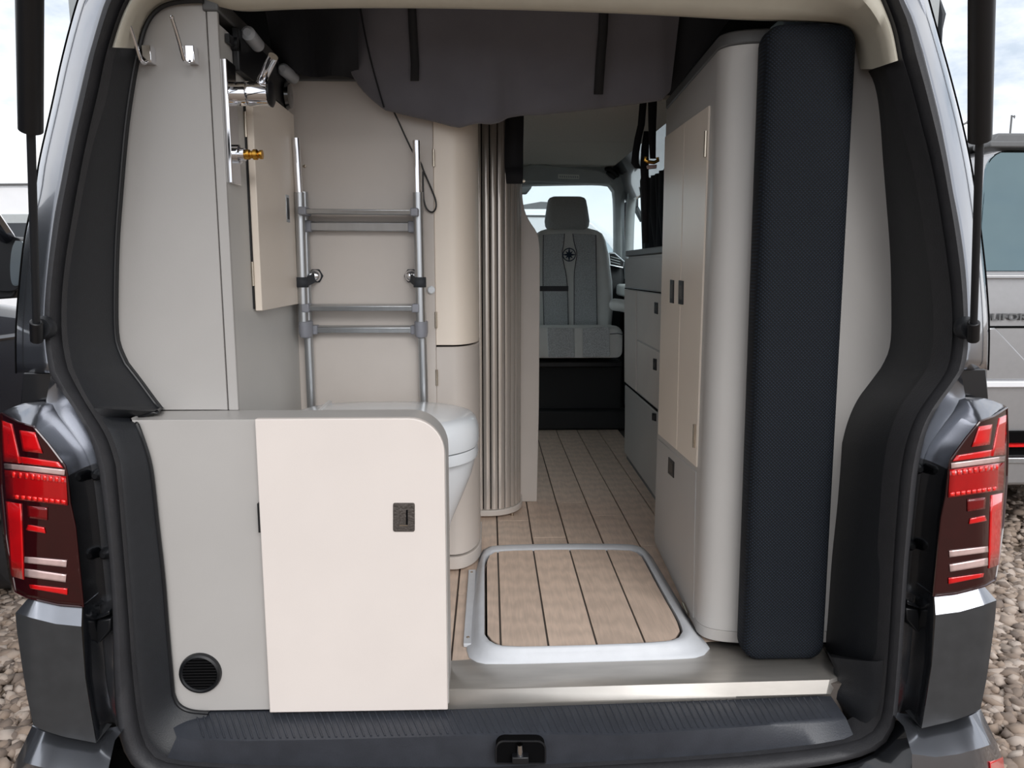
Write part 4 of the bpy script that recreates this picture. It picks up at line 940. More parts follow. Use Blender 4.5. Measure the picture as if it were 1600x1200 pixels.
# wardrobe
YR = P(1297, 1012, Z=FL).y
Nn = P(1083, 977, Z=FL + 0.012); Ff = P(1022, 846, Z=FL + 0.012)
dW = (Ff - Nn).normalized(); nW = Vector((-dW.y, dW.x, 0))
def PWd(x, y, off=0.0): return PPL(x, y, Nn + nW * off, nW)
crn = smooth_line([(Nn.x, Nn.y), (Nn.x - 0.003, YR + 0.045), (Nn.x + 0.028, YR + 0.012), (Nn.x + 0.10, YR), (Nn.x + 0.13, YR)], 3)
plan = [(Ff.x, Ff.y)] + crn + [(0.842, YR), (0.842, Ff.y)]
wd = thing('wardrobe', 'tall taupe wardrobe with rounded corner and cream folding doors', 'wardrobe', (0.62, 1.95, FL))
zwt = P(1170, 66, Y=YR).z
def wprism(name, z0, z1, m, grow=0.0, bev=0.001):
    q = [(x - grow if x < 0.8 else x, y - grow if y < YR + 0.2 else y) for x, y in plan]
    return obj(name, prism([(x, y, z0) for x, y in q], (0, 0, z1 - z0)), m, wd, bevel=bev, seg=1, angle=25)
wprism('body', FL + 0.040, zwt, 'grey_laminate'); wprism('plinth', FL + 0.012, FL + 0.039, 'grey_edge', -0.001)
wprism('foot_frame', FL, FL + 0.012, 'void', -0.02)
wprism('capping_rail', zwt + 0.001, zwt + 0.028, 'rail_grey', 0.002, 0.003)
def wdoor(name, pts, m, th=0.004, parent=None):
    a = [PWd(x, y) for x, y in pts]; return obj(name, prism([p + nW * th for p in a], -nW * 0.016), m, parent or wd, bevel=0.0012, seg=1)
if nW.x > 0: nW = -nW
d1 = wdoor('door', [(1041, 214), (1071.5, 192), (1059, 703), (1030, 678)], 'cream_warm_lit'); d2 = wdoor('door', [(1072.5, 191), (1110, 165), (1090, 730), (1060, 704)], 'cream_warm_lit')
d3 = wdoor('lower_door', [(1029, 686), (1088, 737), (1084, 966), (1023, 838)], 'grey_laminate', 0.002)
def whandle(x0, x1, y0, y1, sk, parent, off=0.0065):
    pts = [(x0, y0), (x1, y0 + sk), (x1 - 0.6, y1 + sk), (x0 - 0.6, y1)]
    a = [PWd(x, y) + nW * off for x, y in pts]; h = obj('latch', prism(a, -nW * 0.004), 'black_plastic', parent, bevel=0.0006, seg=1)
    c = sum(a, Vector()) / 4; b = [c + (p - c) * 0.6 + nW * 0.0006 for p in a]
    obj('latch_slide', prism(b, -nW * 0.001), 'bronze', h, smooth=False)
whandle(1050.5, 1056, 437, 473, 1, d1); whandle(1064, 1071, 438, 475, 1, d2); whandle(1046.5, 1055, 714, 739, 8, d3, 0.0045)
for x, y in ((1107, 225), (1089, 681)):
    c = PWd(x, y) + nW * 0.006; obj('hinge', cyl(c - Vector((0, 0, 0.028)), c + Vector((0, 0, 0.028)), 0.0042, n=12), 'steel', wd)
for x, y in ((1031, 878), (1073, 951)):
    c = PWd(x, y) + nW * 0.003; obj('hinge', cyl(c - dW * 0.03, c + dW * 0.03, 0.004, n=10), 'steel', wd)
obj('rail_hook', cyl(PWd(1063, 118) + nW * 0.012, PWd(1069, 114) + nW * 0.004, 0.009, n=12), 'chrome', wd)

# tall cushion
cu_x0 = (P(1160, 900, Y=1.57).x + P(1190, 200, Y=1.57).x) / 2; cu_x1 = (P(1290, 900, Y=1.57).x + P(1330, 200, Y=1.57).x) / 2
zc0 = FL + 0.002; zc1 = P(1262, 34, Y=1.565).z
def cushion_ring(y, inset):
    return [Vector((x + 0.013 * (1 - (z - zc0) / (zc1 - zc0)), y, z)) for x, z in rrect(cu_x0 + inset, cu_x1 - inset, zc0 + inset, zc1 - inset, max(0.004, 0.034 - inset * 0.6), 6)]
cb = loft([cushion_ring(y, i) for y, i in ((YR - 0.003, 0.010), (YR - 0.008, 0.002), (YR - 0.02, 0.0), (1.586, 0.0), (1.575, 0.003), (1.568, 0.010), (1.564, 0.024), (1.562, 0.05))], True, True)
tag(obj('tall_cushion', cb, 'mesh_weave', angle=60), 'tall narrow navy black mesh cushion standing against the wardrobe', 'cushion')

# kitchen unit
Kf = P(975, 716, Z=FL); Kn = P(1022, 786, Z=FL); dK = (Kn - Kf).normalized(); Kn2 = Kf + dK * 1.02
nK = Vector((dK.y, -dK.x, 0)); nK = nK if nK.x < 0 else -nK
def PK(x, y): return PPL(x, y, Kf, nK)
kt = thing('kitchen_unit', 'grey kitchen unit with worktop, drawers and small black latches', 'kitchen unit', (0.7, (Kf.y + Kn2.y) / 2, FL))
zk1 = P(975, 401, Y=Kf.y).z; zk2 = P(975, 392, Y=Kf.y).z
pk_ = [Vector((Kf.x, Kf.y, 0)), Vector((Kn2.x, Kn2.y, 0)), Vector((0.842, Kn2.y, 0)), Vector((0.842, Kf.y, 0))]
obj('carcass', prism([Vector((p.x, p.y, FL + 0.03)) for p in pk_], (0, 0, zk1 - FL - 0.03)), 'kitchen_grey', kt, bevel=0.002)
obj('plinth', prism([Vector((p.x + (0.012 if p.x < 0.8 else 0), p.y, FL)) for p in pk_], (0, 0, 0.03)), 'rail_grey', kt)
obj('worktop', prism([Vector((p.x - (0.012 if p.x < 0.8 else 0), p.y + (0.008 if p.y == Kf.y else 0), zk1)) for p in pk_], (0, 0, zk2 - zk1)), 'rail_grey', kt, bevel=0.004)
def kfront(name, pts, m, th=0.004):
    return obj(name, prism([PK(x, y) + nK * th for x, y in pts], -nK * 0.012), m, kt, bevel=0.001, seg=1)
kfront('flap', [(978, 404), (1036, 401), (1036, 456), (978, 448.5)], 'kitchen_grey')
kfront('gap_strip', [(976.5, 449.5), (1036, 457), (1036, 459), (976.5, 451)], 'void', 0.002); kfront('trim_strip', [(980, 448), (1030, 454), (1030, 456), (980, 450)], 'alu', 0.005)
k1 = kfront('tall_door', [(977, 452), (995, 454.5), (995, 611), (977, 596)], 'warm_laminate')
k2 = kfront('drawer', [(997, 455), (1040, 461), (1040, 552), (997, 530)], 'warm_laminate'); k3 = kfront('drawer', [(997, 533), (1040, 555), (1040, 648), (997, 611)], 'warm_laminate')
kfront('gap_strip', [(977, 597.5), (1040, 650), (1040, 654), (977, 600)], 'void', 0.003)
k4 = kfront('lower_door', [(977, 602), (1040, 657), (1040, 800), (977, 704)], 'kitchen_grey', 0.002)
for k, (x, y, hh, par) in enumerate(((1027.5, 481, 9, k2), (1025.5, 569, 9, k3), (1024, 651, 6, k4))):
    a = [PK(px, py) + nK * 0.0065 for px, py in ((x - 2.5, y - hh), (x + 2.5, y - hh + 1), (x + 2.3, y + hh + 1), (x - 2.7, y + hh - .5))]
    h = obj('latch', prism(a, -nK * 0.004), 'black_plastic', par, bevel=0.0006, seg=1)
    c = sum(a, Vector()) / 4; obj('latch_slide', prism([c + (p - c) * 0.4 + nK * 0.0006 for p in a], -nK * 0.001), 'bronze', h, smooth=False)

# shower tray with wooden insert
ZB_, ZT_ = FL + 0.001, FL + 0.032
O4 = [[(747, 880), (749, 868), (756, 858), (770, 853), (880, 851), (983, 851), (1003, 855), (1013, 864), (1020, 873)], [(1020, 873), (1060, 940), (1097, 1000), (1106, 1008), (1109, 1014)],
      [(1109, 1014), (1107, 1020), (1098, 1025), (1080, 1030), (920, 1035), (763, 1039), (740, 1034), (733, 1028)], [(733, 1028), (728, 1014), (732, 960), (740, 910), (747, 880)]]
I4 = [[(757, 884), (758, 869), (764, 862), (775, 857.5), (880, 855), (985, 856), (998, 860), (1005, 866), (1010, 875)], [(1010, 875), (1036, 923), (1063, 970), (1067, 985)],
      [(1067, 985), (1063, 994), (1050, 1000), (1000, 1004), (900, 1008), (793, 1010), (767, 1003), (757, 990)], [(757, 990), (757, 940), (757, 884)]]
oo_, ii_ = [], []
for a, b, n in zip(O4, I4, (28, 18, 28, 14)):
    oo_ += [P(p.x, p.y, Z=ZB_) for p in resample(smooth_line(a, 1), n)][:-1]; ii_ += [P(p.x, p.y, Z=ZT_) for p in resample(smooth_line(b, 1), n)][:-1]
rows = []
for t, z in ((0, ZB_), (0.02, ZB_ + 0.003), (0.22, ZB_ + 0.007), (0.45, ZB_ + 0.020), (0.62, ZT_ - 0.003), (0.75, ZT_), (0.93, ZT_), (1.0, ZT_ - 0.002), (1.0, ZT_ - 0.02)):
    rows.append([Vector((a.x + (b.x - a.x) * t, a.y + (b.y - a.y) * t, z)) for a, b in zip(oo_, ii_)])
tray = thing('shower_tray', 'raised white grey shower tray rim set in the plank floor', 'shower tray', (0.19, 1.93, FL))
obj('rim', loft(rows, True), 'tray_plastic', tray, angle=50)
ctr_ = sum(ii_, Vector()) / len(ii_)
obj('tray_bottom', prism([Vector((ctr_.x + (p.x - ctr_.x) * 0.99, ctr_.y + (p.y - ctr_.y) * 0.99, FL + 0.0015)) for p in ii_], (0, 0, 0.006)), 'void', tray)
fl0 = P(733, 895, Z=FL); fl1 = P(728, 1012, Z=FL)
fln = obj('fixing_flange', box_bm(fl0.x - 0.002, fl0.x + 0.02, fl1.y, fl0.y, FL + 0.0005, FL + 0.010), 'tray_plastic', tray, bevel=0.002)
for y in (fl0.y - 0.02, fl1.y + 0.03): obj('screw', lathe([(0.0001, 0.0), (0.004, 0.0), (0.0035, 0.002), (0.0001, 0.0022)], Vector((fl0.x + 0.008, y, FL + 0.0098)), 'Z', 12), 'steel', fln)
ins = thing('tray_insert', 'oak plank board with rounded corners lying inside the shower tray', 'floor board', (ctr_.x, ctr_.y, FL + 0.01))
poly = [(ctr_.x + (p.x - ctr_.x) * 0.972, ctr_.y + (p.y - ctr_.y) * 0.976) for p in ii_]
lx = [P(*p, Z=ZT_ - 0.004).x for p in ((780, 930), (844.5, 930), (910.5, 930), (977, 930))]
xs_ = [-9] + lx + [9]
for k, (xa, xb) in enumerate(zip(xs_, xs_[1:])):
    q = clip_x(clip_x(poly, xa + 0.0024, True), xb - 0.0024, False)
    if len(q) > 2: obj('plank', prism([(x, y, FL + 0.014) for x, y in q], (0, 0, ZT_ - 0.004 - FL - 0.014)), 'wood', ins)
obj('backing', prism([(x, y, FL + 0.0085) for x, y in poly], (0, 0, 0.0165)), 'groove', ins)

# ------------------------------------------------------------------ swivelled seat facing the rear
SY = 4.22
st = thing('swivel_seat', 'light grey cab seat with fabric panels and compass emblem, turned to the rear', 'seat', (P(889, 655, Y=SY).x, SY, FL))
SX = P(889, 450, Y=SY).x
def half(px): return px * (SY * 1.0) / 1200
prof_b = [(356, 30), (360, 44), (365, 52), (375, 57), (400, 63), (440, 69), (480, 71), (512, 69), (540, 66)]
rows = []
for y, hw in prof_b:
    z = P(889, y, Y=SY).z; h = half(hw); r = []
    for k in range(28):
        t = 2 * math.pi * k / 28; c, s = math.cos(t), math.sin(t)
        xx = h * math.copysign(abs(c) ** 0.55, c); yy = 0.06 * math.copysign(abs(s) ** 0.5, s)
        bol = -0.045 * max(0, (abs(xx) / h - 0.66) / 0.34) ** 1.5 * (1 - max(0, abs(xx) / h - 0.9) * 6) if s < 0 else 0
        top = 0.03 if y < 362 else 0.0
        r.append(Vector((SX + xx, SY + 0.065 + yy * (0.5 if y < 358 else 1) + bol + (z - 1.2) * 0.0, z)))
    rows.append(r)
bk = obj('backrest', loft(rows, True, True), 'seat_leather', st, angle=70)
def spanel(name, pts, Y, m, par, th=0.006, it=1):
    q = [P(x, y, Y=Y) for x, y in pts]; return obj(name, prism(q, (0, th, 0)), m, par, bevel=0.002)
YF = SY + 0.065 - 0.060
lp_ = [(849, 367), (882, 365), (881, 380), (878, 392), (878, 400), (881, 413), (884.5, 428), (887, 453), (888, 512), (850, 512), (848, 440)]
rp_ = [(931, 367), (895, 365), (897, 380), (902, 392), (902, 400), (899, 413), (897, 428), (897, 453), (897, 512), (933, 512), (932, 440)]
f1 = spanel('fabric_panel', lp_, YF - 0.003, 'seat_fabric', bk); f2 = spanel('fabric_panel', rp_, YF - 0.003, 'seat_fabric', bk)
for pts in ([(849, 367), (848, 440), (850, 512)], [(931, 367), (932, 440), (933, 512)], [(882, 365), (881, 380), (878, 396), (881, 413), (884.5, 428), (887, 453), (888, 512)], [(895, 365), (897, 380), (902, 396), (899, 413), (897, 428), (897, 453), (897, 512)]):
    obj('seam', tube([P(x, y, Y=YF - 0.0035) for x, y in smooth_line(pts, 1)], 0.0022, 6), 'stitch', bk)
# compass emblem
ec = P(889.3, 398, Y=YF - 0.004); er = 0.034
ems = obj('emblem', tube([ec + Vector((er * math.cos(t), 0, er * math.sin(t))) for t in [k * math.pi / 16 for k in range(33)]], 0.0025, 6), 'navy', bk)
for k in range(8):
    a = k * math.pi / 4; L_ = er * (1.18 if k % 2 == 0 else 0.85); w_ = er * 0.17
    d = Vector((math.cos(a), 0, math.sin(a))); n_ = Vector((-math.sin(a), 0, math.cos(a)))
    obj('compass_point', prism([ec, ec + d * L_ * 0.28 + n_ * w_, ec + d * L_, ec + d * L_ * 0.28 - n_ * w_], (0, 0.003, 0)), 'navy', ems, smooth=False)
# headrest
rows = []
for y, hw, dp in ((306.5, 22, 0.03), (308.5, 27, 0.045), (312, 29.5, 0.05), (325, 32, 0.055), (345, 35, 0.058), (353, 34, 0.055), (358, 31, 0.045), (360.5, 26, 0.03)):
    z = P(887.5, y, Y=SY + 0.02).z; h = half(hw)
    rows.append([Vector((P(887.5, y, Y=SY).x + h * math.copysign(abs(math.cos(t)) ** 0.5, math.cos(t)), SY + 0.06 + dp * math.copysign(abs(math.sin(t)) ** 0.6, math.sin(t)), z)) for t in [k * math.pi / 14 for k in range(28)]])
hr = obj('headrest', loft(rows, True, True), 'headrest', st, angle=70)
obj('headrest_pad', loft([[P(887 + a * f, 339 + b * f * (0.9 if b < 0 else 0.75), Y=SY + 0.002 - 0.004 * (1 - f)) for a, b in [(25 * math.copysign(abs(math.cos(t)) ** 0.6, math.cos(t)), -19 * math.copysign(abs(math.sin(t)) ** 0.7, math.sin(t))) for t in [k * math.pi / 12 for k in range(24)]]] for f in (1.0, 0.93, 0.5, 0.05)], True, True), 'headrest', hr, angle=60)
# seat cushion
CY = 3.84
def crow(y, hw, Y, z=None, x=889): 
    q = P(x, y, Y=Y); h = hw * Y / 1200
    return q.x, q.z, h
rows = []
cx_, zt_, h_ = crow(511, 86, CY)
zb_ = P(889, 559, Y=CY).z
for yy, dz, f in ((CY - 0.02, -0.012, 0.90), (CY - 0.015, -0.002, 0.97), (CY + 0.02, 0.006, 1.0), (CY + 0.15, 0.0, 1.0), (CY + 0.36, -0.02, 0.95)):
    row = []
    for x, z in rrect(-h_ * f, h_ * f, zb_ - (dz if dz < 0 else 0) * 0.5, zt_ + dz, [0.03, 0.03, 0.05, 0.05], 5):
        row.append(Vector((cx_ + x, yy, z)))
    rows.append(row)
cus = obj('seat_cushion', loft(rows, True, True), 'seat_leather', st, angle=60)
spanel('fabric_panel', [(855, 512), (897, 513), (898, 558), (857, 559)], CY - 0.026, 'seat_fabric', cus, 0.012); spanel('fabric_panel', [(911, 513), (952, 510), (953, 557), (911, 558)], CY - 0.026, 'seat_fabric', cus, 0.012)
spanel('centre_stripe', [(897.5, 513), (910.5, 513), (910.5, 559), (898.5, 559)], CY - 0.0255, 'seat_leather', cus, 0.012)
obj('seam', tube([P(x, y, Y=CY - 0.024) for x, y in ((953, 522), (965, 521), (974, 523))], 0.002, 6), 'stitch', cus)
obj('armrest', tube([P(960, 476, Y=3.98), P(970, 477, Y=3.92), P(980, 479, Y=3.9)], 0.032, 14), 'seat_leather', st)
# dark plinth under the seat
bx0, bx1 = P(800, 600, Y=4.05).x, P(978, 600, Y=4.05).x
sb = obj('seat_base', box_bm(bx0, bx1, 4.10, 4.40, FL - 0.01, P(889, 560, Y=4.05).z), 'dash', st, bevel=0.02)
obj('base_step', box_bm(bx0 - 0.02, bx1 + 0.02, 4.04, 4.12, FL, FL + 0.11), 'dash', sb, bevel=0.012)
obj('swivel_plate', box_bm(bx0 + 0.03, bx1 - 0.03, 3.98, 4.3, P(889, 572, Y=4.05).z, P(889, 562, Y=4.05).z), 'black_plastic', sb, bevel=0.008)
tag(obj('table_strap', prism([P(x, y, Y=3.2) for x, y in ((830, 447), (888, 447), (888, 455), (830, 455))], (0, 0.006, 0)), 'strap', smooth=False), 'dark grey flat strap held across the seat back', 'strap')

# ------------------------------------------------------------------ belts
def ribbon(pts, w, Yk, th=0.003):
    """pts px centre line, w width px (list or number)"""
    ws = w if isinstance(w, list) else [w] * len(pts); rows = []
    for (x, y), ww in zip(pts, ws):
        Y = Yk(x, y) if callable(Yk) else Yk
        rows.append([P(x - ww / 2, y, Y=Y), P(x + ww / 2, y, Y=Y)])
    return loft(rows)
wb = thing('webbing_strap', 'broad black webbing strap hanging in front of the tambour cabinet', 'strap', P(804, 285, Y=2.40))
obj('webbing', ribbon([(804, 160), (804, 180), (803, 230), (803, 262), (804, 285)], [28, 29, 29, 29, 26], 2.40), 'webbing', wb, solid=0.006)
obj('webbing_fold', ribbon([(803, 262), (804, 287)], [29, 25], 2.393), 'webbing', wb, solid=0.008)
obj('press_stud', lathe([(0.0001, 0), (0.006, 0), (0.005, -0.004), (0.0001, -0.005)], P(818, 283, Y=2.395), 'Y', 12), 'steel', wb)
bl = thing('seat_belt', 'black seat belt loop with buckle hanging beside the wardrobe', 'seat belt', P(1010, 264, Y=2.62))
Yb_ = 2.62
obj('belt_webbing', ribbon([(1005, 140), (1005, 160), (1002, 195), (997, 216), (993, 240), (992, 255), (997, 263), (1008, 264)], [11, 11, 11, 11, 11, 12, 10, 6], Yb_), 'webbing', bl, solid=0.003)
obj('belt_webbing', ribbon([(1020, 140), (1019.5, 160), (1019, 200), (1020, 248)], [14, 14, 12, 9], Yb_ - 0.01), 'webbing', bl, solid=0.003)
obj('belt_webbing', ribbon([(1010, 205), (1008, 230), (1007, 262), (1008, 300), (1009, 380)], [8, 12, 13, 11, 9], Yb_ + 0.02), 'webbing', bl, solid=0.003)
obj('buckle_bar', tube([P(x, y, Y=Yb_ - 0.02) for x, y in ((1009, 245), (1008, 250), (1013, 253), (1022, 254), (1028, 251), (1027, 246))], 0.006, 8), 'brass', bl)
obj('buckle', prism([P(x, y, Y=Yb_ - 0.03) for x, y in ((1011, 258), (1027, 257), (1026, 263), (1012, 264))], (0, 0.014, 0)), 'lamp_clear', bl, bevel=0.002)

# ------------------------------------------------------------------ roof bellows fabric
BOT = [(546, 108), (554, 122), (563, 135), (580, 152), (600, 168), (640, 178), (680, 187), (705, 194), (720, 196), (735, 191), (750, 189), (765, 191), (780, 188), (795, 180), (815, 177), (850, 175.5), (900, 170), (960, 163), (1000, 158), (1035, 153), (1048, 140)]
def ybot(x):
    for (a, b), (c, d) in zip(BOT, BOT[1:]):
        if a <= x <= c: return b + (d - b) * (x - a) / (c - a)
    return BOT[0][1] if x < BOT[0][0] else BOT[-1][1]
YTOP, YBOT = 1.70, YW - 0.075
def fold(x, v):
    return 0.010 * math.sin(x / 47.0) * v + 0.006 * math.sin(x / 19.0 + 2 * v) * v * v + 0.030 * math.exp(-((x - 775 - 18 * v) / 16) ** 2) * v ** 3 - 0.018 * math.exp(-((x - 735) / 25) ** 2) * v ** 3 + 0.012 * math.exp(-((x - 985 + 40 * v) / 12) ** 2)
def fabY(x, v): return YTOP + (YBOT - YTOP) * (v ** 0.8) + fold(x, v) + 0.05 * (max(0, (575 - x) / 40) ** 2) * 0.3
def fab(x, v): 
    y = -60 + (ybot(x) + 60) * v; return P(x, y, Y=fabY(x, v))
xsf = np.linspace(546, 1048, 74)
rows = []
for v in [k / 22 for k in range(23)]:
    rows.append([fab(x + (1 - v) * (0 if x < 900 else (x - 900) * 0.16), v) for x in xsf])
# underside turning up again behind
last = rows[-1]
for dy, dz in ((0.012, -0.004), (0.028, 0.004), (0.04, 0.03), (0.048, 0.08), (0.05, 0.17)): rows.append([p + Vector((0, dy, dz)) for p in last])
fb = thing('roof_bellows', 'dark grey fabric of the raised roof sagging under the ceiling, two black straps', 'roof fabric', P(760, 190, Y=YBOT))
sheet = obj('fabric_sheet', loft(rows), 'fabric', fb, angle=180)
def fstrap(pts, w):
    rows = []
    for x, y in pts:
        v = (y + 60) / (ybot(x) + 60); Y = fabY(x, v) - 0.006
        rows.append([P(x - w / 2, y, Y=Y), P(x, y, Y=Y - 0.002), P(x + w / 2, y, Y=Y)])
    obj('tie_strap', loft(rows), 'webbing', fb, solid=0.003)
fstrap([(643, -20), (643.5, 10), (645, 40), (647, 75), (648.5, 100), (648, 126)], 13)
fstrap([(945, -20), (943.5, 16), (942, 50), (939, 85), (937, 115), (935, 147)], 14.5)
obj('piping', tube([fab(559 + 41 * v ** 2.2, min(1, v)) + Vector((0, -0.003, 0)) for v in [0.2 + k / 25 for k in range(21)]], 0.0022, 6), 'black_fabric', fb)
# side gusset
gr = []
for t in range(13):
    u = t / 12; x = 395 + 165 * u
    top_ = P(x + 5, -40, Y=1.72 + 0.10 * math.sin(u * 5)); bot_ = P(430 + 130 * u, 112 + 12 * u, Y=YW - 0.03 - 0.05 * abs(math.sin(u * 7)))
    gr.append([top_.lerp(bot_, k / 8) + Vector((0, 0.02 * math.sin(u * 9 + k * 0.5), 0)) for k in range(9)])
obj('side_gusset', loft(gr), 'black_fabric', fb, angle=180)
gr = []
for t in range(9):
    u = t / 8
    top_ = P(1062 + 130 * u, -30 - 5 * u, Y=1.80 - 0.06 * u); bot_ = P(1046 + 95 * u, 150 - 120 * u, Y=2.10 - 0.38 * u)
    gr.append([top_.lerp(bot_, k / 6) + Vector((0, 0.012 * math.sin(u * 8 + k), 0)) for k in range(7)])
obj('side_gusset', loft(gr), 'black_fabric', fb, angle=180)

# ================================================================== OUTSIDE
def zat(y, Y, x=800): return P(x, y, Y=Y).z
# silver camper parked ahead on the right, its rear towards us
YS = 4.0
xl_ = P(1509, 400, Y=YS).x; xc_ = xl_ + 0.95
sv = thing('silver_van', 'silver camper van parked beyond the right pillar, rear window reflecting clouds', 'van', (xc_, YS + 2.2, 0))
zr_ = zat(214, YS, 1570)
half_o = [(0.90, 0.40), (0.95, 0.75), (0.95, 1.25), (0.90, 1.55), (0.84, zr_ - 0.14), (0.76, zr_ - 0.03), (0.5, zr_)]
ol = [Vector((xc_ + x, YS, z)) for x, z in half_o] + [Vector((xc_ - x, YS, z)) for x, z in half_o[::-1]]
obj('body', prism(ol, (0, 4.6, 0)), 'silver_paint', sv, bevel=0.05, seg=4)
obj('pop_roof', prism([(xc_ - 0.80, YS + 0.12, zr_ - 0.01), (xc_ + 0.80, YS + 0.12, zr_ - 0.01), (xc_ + 0.76, YS + 0.12, zat(201, YS, 1570)), (xc_ - 0.76, YS + 0.12, zat(201, YS, 1570))], (0, 3.4, 0)), 'rail_grey', sv, bevel=0.012)
wz1, wz0 = zat(236, YS, 1570), zat(424, YS, 1570)
wl = P(1533, 330, Y=YS).x
wpts = rrect(wl, 2 * xc_ - wl, wz0, wz1, [0.05, 0.05, 0.10, 0.10], 5)
obj('rear_window', prism([(x, YS - 0.012, z) for x, z in wpts], (0, 0.02, 0)), 'tinted_glass', sv, bevel=0.004)
obj('spoiler', prism([(x, YS - 0.10, z) for x, z in rrect(wl - 0.05, 2 * xc_ - wl + 0.05, wz1 + 0.002, wz1 + 0.035, 0.012, 3)], (0, 0.14, 0)), 'rail_grey', sv, bevel=0.008)
obj('window_ledge', box_bm(xl_ + 0.06, 2 * xc_ - xl_ - 0.06, YS - 0.03, YS + 0.02, zat(436, YS, 1570), zat(429, YS, 1570)), 'silver_paint', sv, bevel=0.006)
hz = zat(511, YS, 1570); obj('hatch_seam', box_bm(xl_ + 0.05, 2 * xc_ - xl_ - 0.05, YS - 0.004, YS + 0.01, hz - 0.006, hz + 0.006), 'void', sv)
obj('hatch_crease', prism([P(x, y, Y=YS - 0.01) for x, y in ((1540, 512), (1556, 512), (1606, 566), (1700, 580), (1700, 594), (1540, 594))], (0, 0.03, 0)), 'silver_paint', sv, bevel=0.008)
obj('bright_strip', box_bm(xl_ + 0.02, 2 * xc_ - xl_ - 0.02, YS - 0.03, YS + 0.01, zat(604, YS, 1570), zat(595, YS, 1570)), 'white_paint', sv, bevel=0.004)
bz = [zat(y, YS - 0.05, 1570) for y in (676, 688, 712, 721, 756)]
obj('bumper', box_bm(xl_ - 0.01, 2 * xc_ - xl_ + 0.01, YS - 0.09, YS + 0.05, bz[4], bz[2] - 0.0), 'silver_paint', sv, bevel=0.02)
obj('bumper_gap', box_bm(xl_ + 0.02, 2 * xc_ - xl_ - 0.02, YS - 0.035, YS + 0.02, bz[2], bz[0]), 'void', sv)
obj('red_reflector', box_bm(xl_ + 0.05, 2 * xc_ - xl_ - 0.05, YS - 0.07, YS - 0.03, zat(694, YS, 1570), zat(690, YS, 1570)), 'lamp_red', sv)
obj('chrome_strip', box_bm(xl_ - 0.005, 2 * xc_ - xl_ + 0.005, YS - 0.10, YS - 0.06, bz[3], bz[2]), 'alu', sv, bevel=0.004)
for s in (-1, 1):
    for yw in (0.9, 3.9):
        obj('wheel', lathe([(0.0001, -0.1), (0.30, -0.1), (0.33, -0.07), (0.33, 0.07), (0.30, 0.1), (0.0001, 0.1)], Vector((xc_ + s * 0.80, YS + yw, 0.33)), 'X', 28), 'rubber', sv)
def text_bm(body, size):
    cu = bpy.data.curves.new('badge', 'FONT'); cu.body = body; cu.size = size; cu.extrude = 0.004; cu.space_character = 1.08; cu.offset = 0.0012
    to = bpy.data.objects.new('badge_tmp', cu); COL.objects.link(to); dg = bpy.context.evaluated_depsgraph_get(); dg.update()
    tm = bpy.data.meshes.new_from_object(to.evaluated_get(dg)); bpy.data.objects.remove(to)
    b = bmesh.new(); b.from_mesh(tm); return b
bmt = text_bm('CALIFORNIA', 0.050); b2 = text_bm('LIFORNIA', 0.050)
full = max(v.co.x for v in bmt.verts); rest = max(v.co.x for v in b2.verts); b2.free()
lx_ = P(1546, 500, Y=YS).x; sxx = 1.36
for v in bmt.verts: v.co = Vector((lx_ + (v.co.x - (full - rest)) * sxx, YS - 0.012 - v.co.z, zat(500, YS, 1570) + v.co.y))
obj('badge_lettering', bmt, 'rail_grey', sv, smooth=False)

# dark van close by on the left: wing mirror and front quarter
nv = thing('navy_van', 'dark navy van parked alongside on the left, its wing mirror showing', 'van', (-3.0, 2.2, 0))
XN = P(26, 520, Y=3.35).x
sp_ = [(0.0, 0.40), (0.0, 1.95), (1.6, 1.98), (2.75, 1.72), (3.2, 1.33), (3.9, 1.20), (4.15, 0.95), (4.2, 0.40)]
obj('body', prism([(XN, y - 0.6, z) for y, z in [(0, 0.40), (0, 1.34), (3.75, 1.34), (4.6, 1.22), (5.0, 0.95), (5.05, 0.40)]], (-1.86, 0, 0)), 'navy_paint', nv, bevel=0.06, seg=3)
obj('cabin', prism([(XN - 0.06, y - 0.6, z) for y, z in [(0, 1.33), (0.1, 1.95), (2.4, 1.97), (2.9, 1.85), (3.62, 1.36)]], (-1.74, 0, 0)), 'dark_glass', nv, bevel=0.05, seg=3)
obj('side_crease', tube([(XN + 0.004, -0.5, zat(522, 3.3, 10)), (XN + 0.004, 3.9, zat(527, 3.3, 10))], 0.012, 8), 'navy_paint', nv)
obj('pillar', tube([P(-14, 335, Y=3.1), P(12, 372, Y=3.3)], 0.03, 8), 'navy_paint', nv)
YM = 3.28
mo = smooth_line([(-22, 376), (-5, 369), (20, 369), (34, 374), (38, 390), (36, 430), (30, 452), (12, 457), (-15, 452), (-24, 420)], 2)
mir = obj('mirror_housing', prism([P(x, y, Y=YM) for x, y in mo[:-1]], (0, 0.10, 0)), 'black_plastic', nv, bevel=0.025, seg=3)
mg = smooth_line([(24, 376), (37, 377), (38, 395), (35, 430), (31, 447), (18, 447), (15, 420), (18, 388), (24, 376)], 2)
obj('mirror_glass', prism([P(x, y, Y=YM - 0.004) for x, y in mg[:-1]], (0, 0.01, 0)), 'mirror_glass', mir)
obj('mirror_foot', prism([P(x, y, Y=YM + 0.02) for x, y in ((-10, 450), (26, 452), (20, 466), (-10, 468))], (0, 0.06, 0)), 'black_plastic', mir, bevel=0.008)
for xw in (XN - 0.14, XN - 1.72):
    for yw in (0.3, 3.5): obj('wheel', lathe([(0.0001, -0.1), (0.30, -0.1), (0.34, -0.06), (0.34, 0.06), (0.30, 0.1), (0.0001, 0.1)], Vector((xw, yw, 0.34)), 'X', 28), 'rubber', nv)
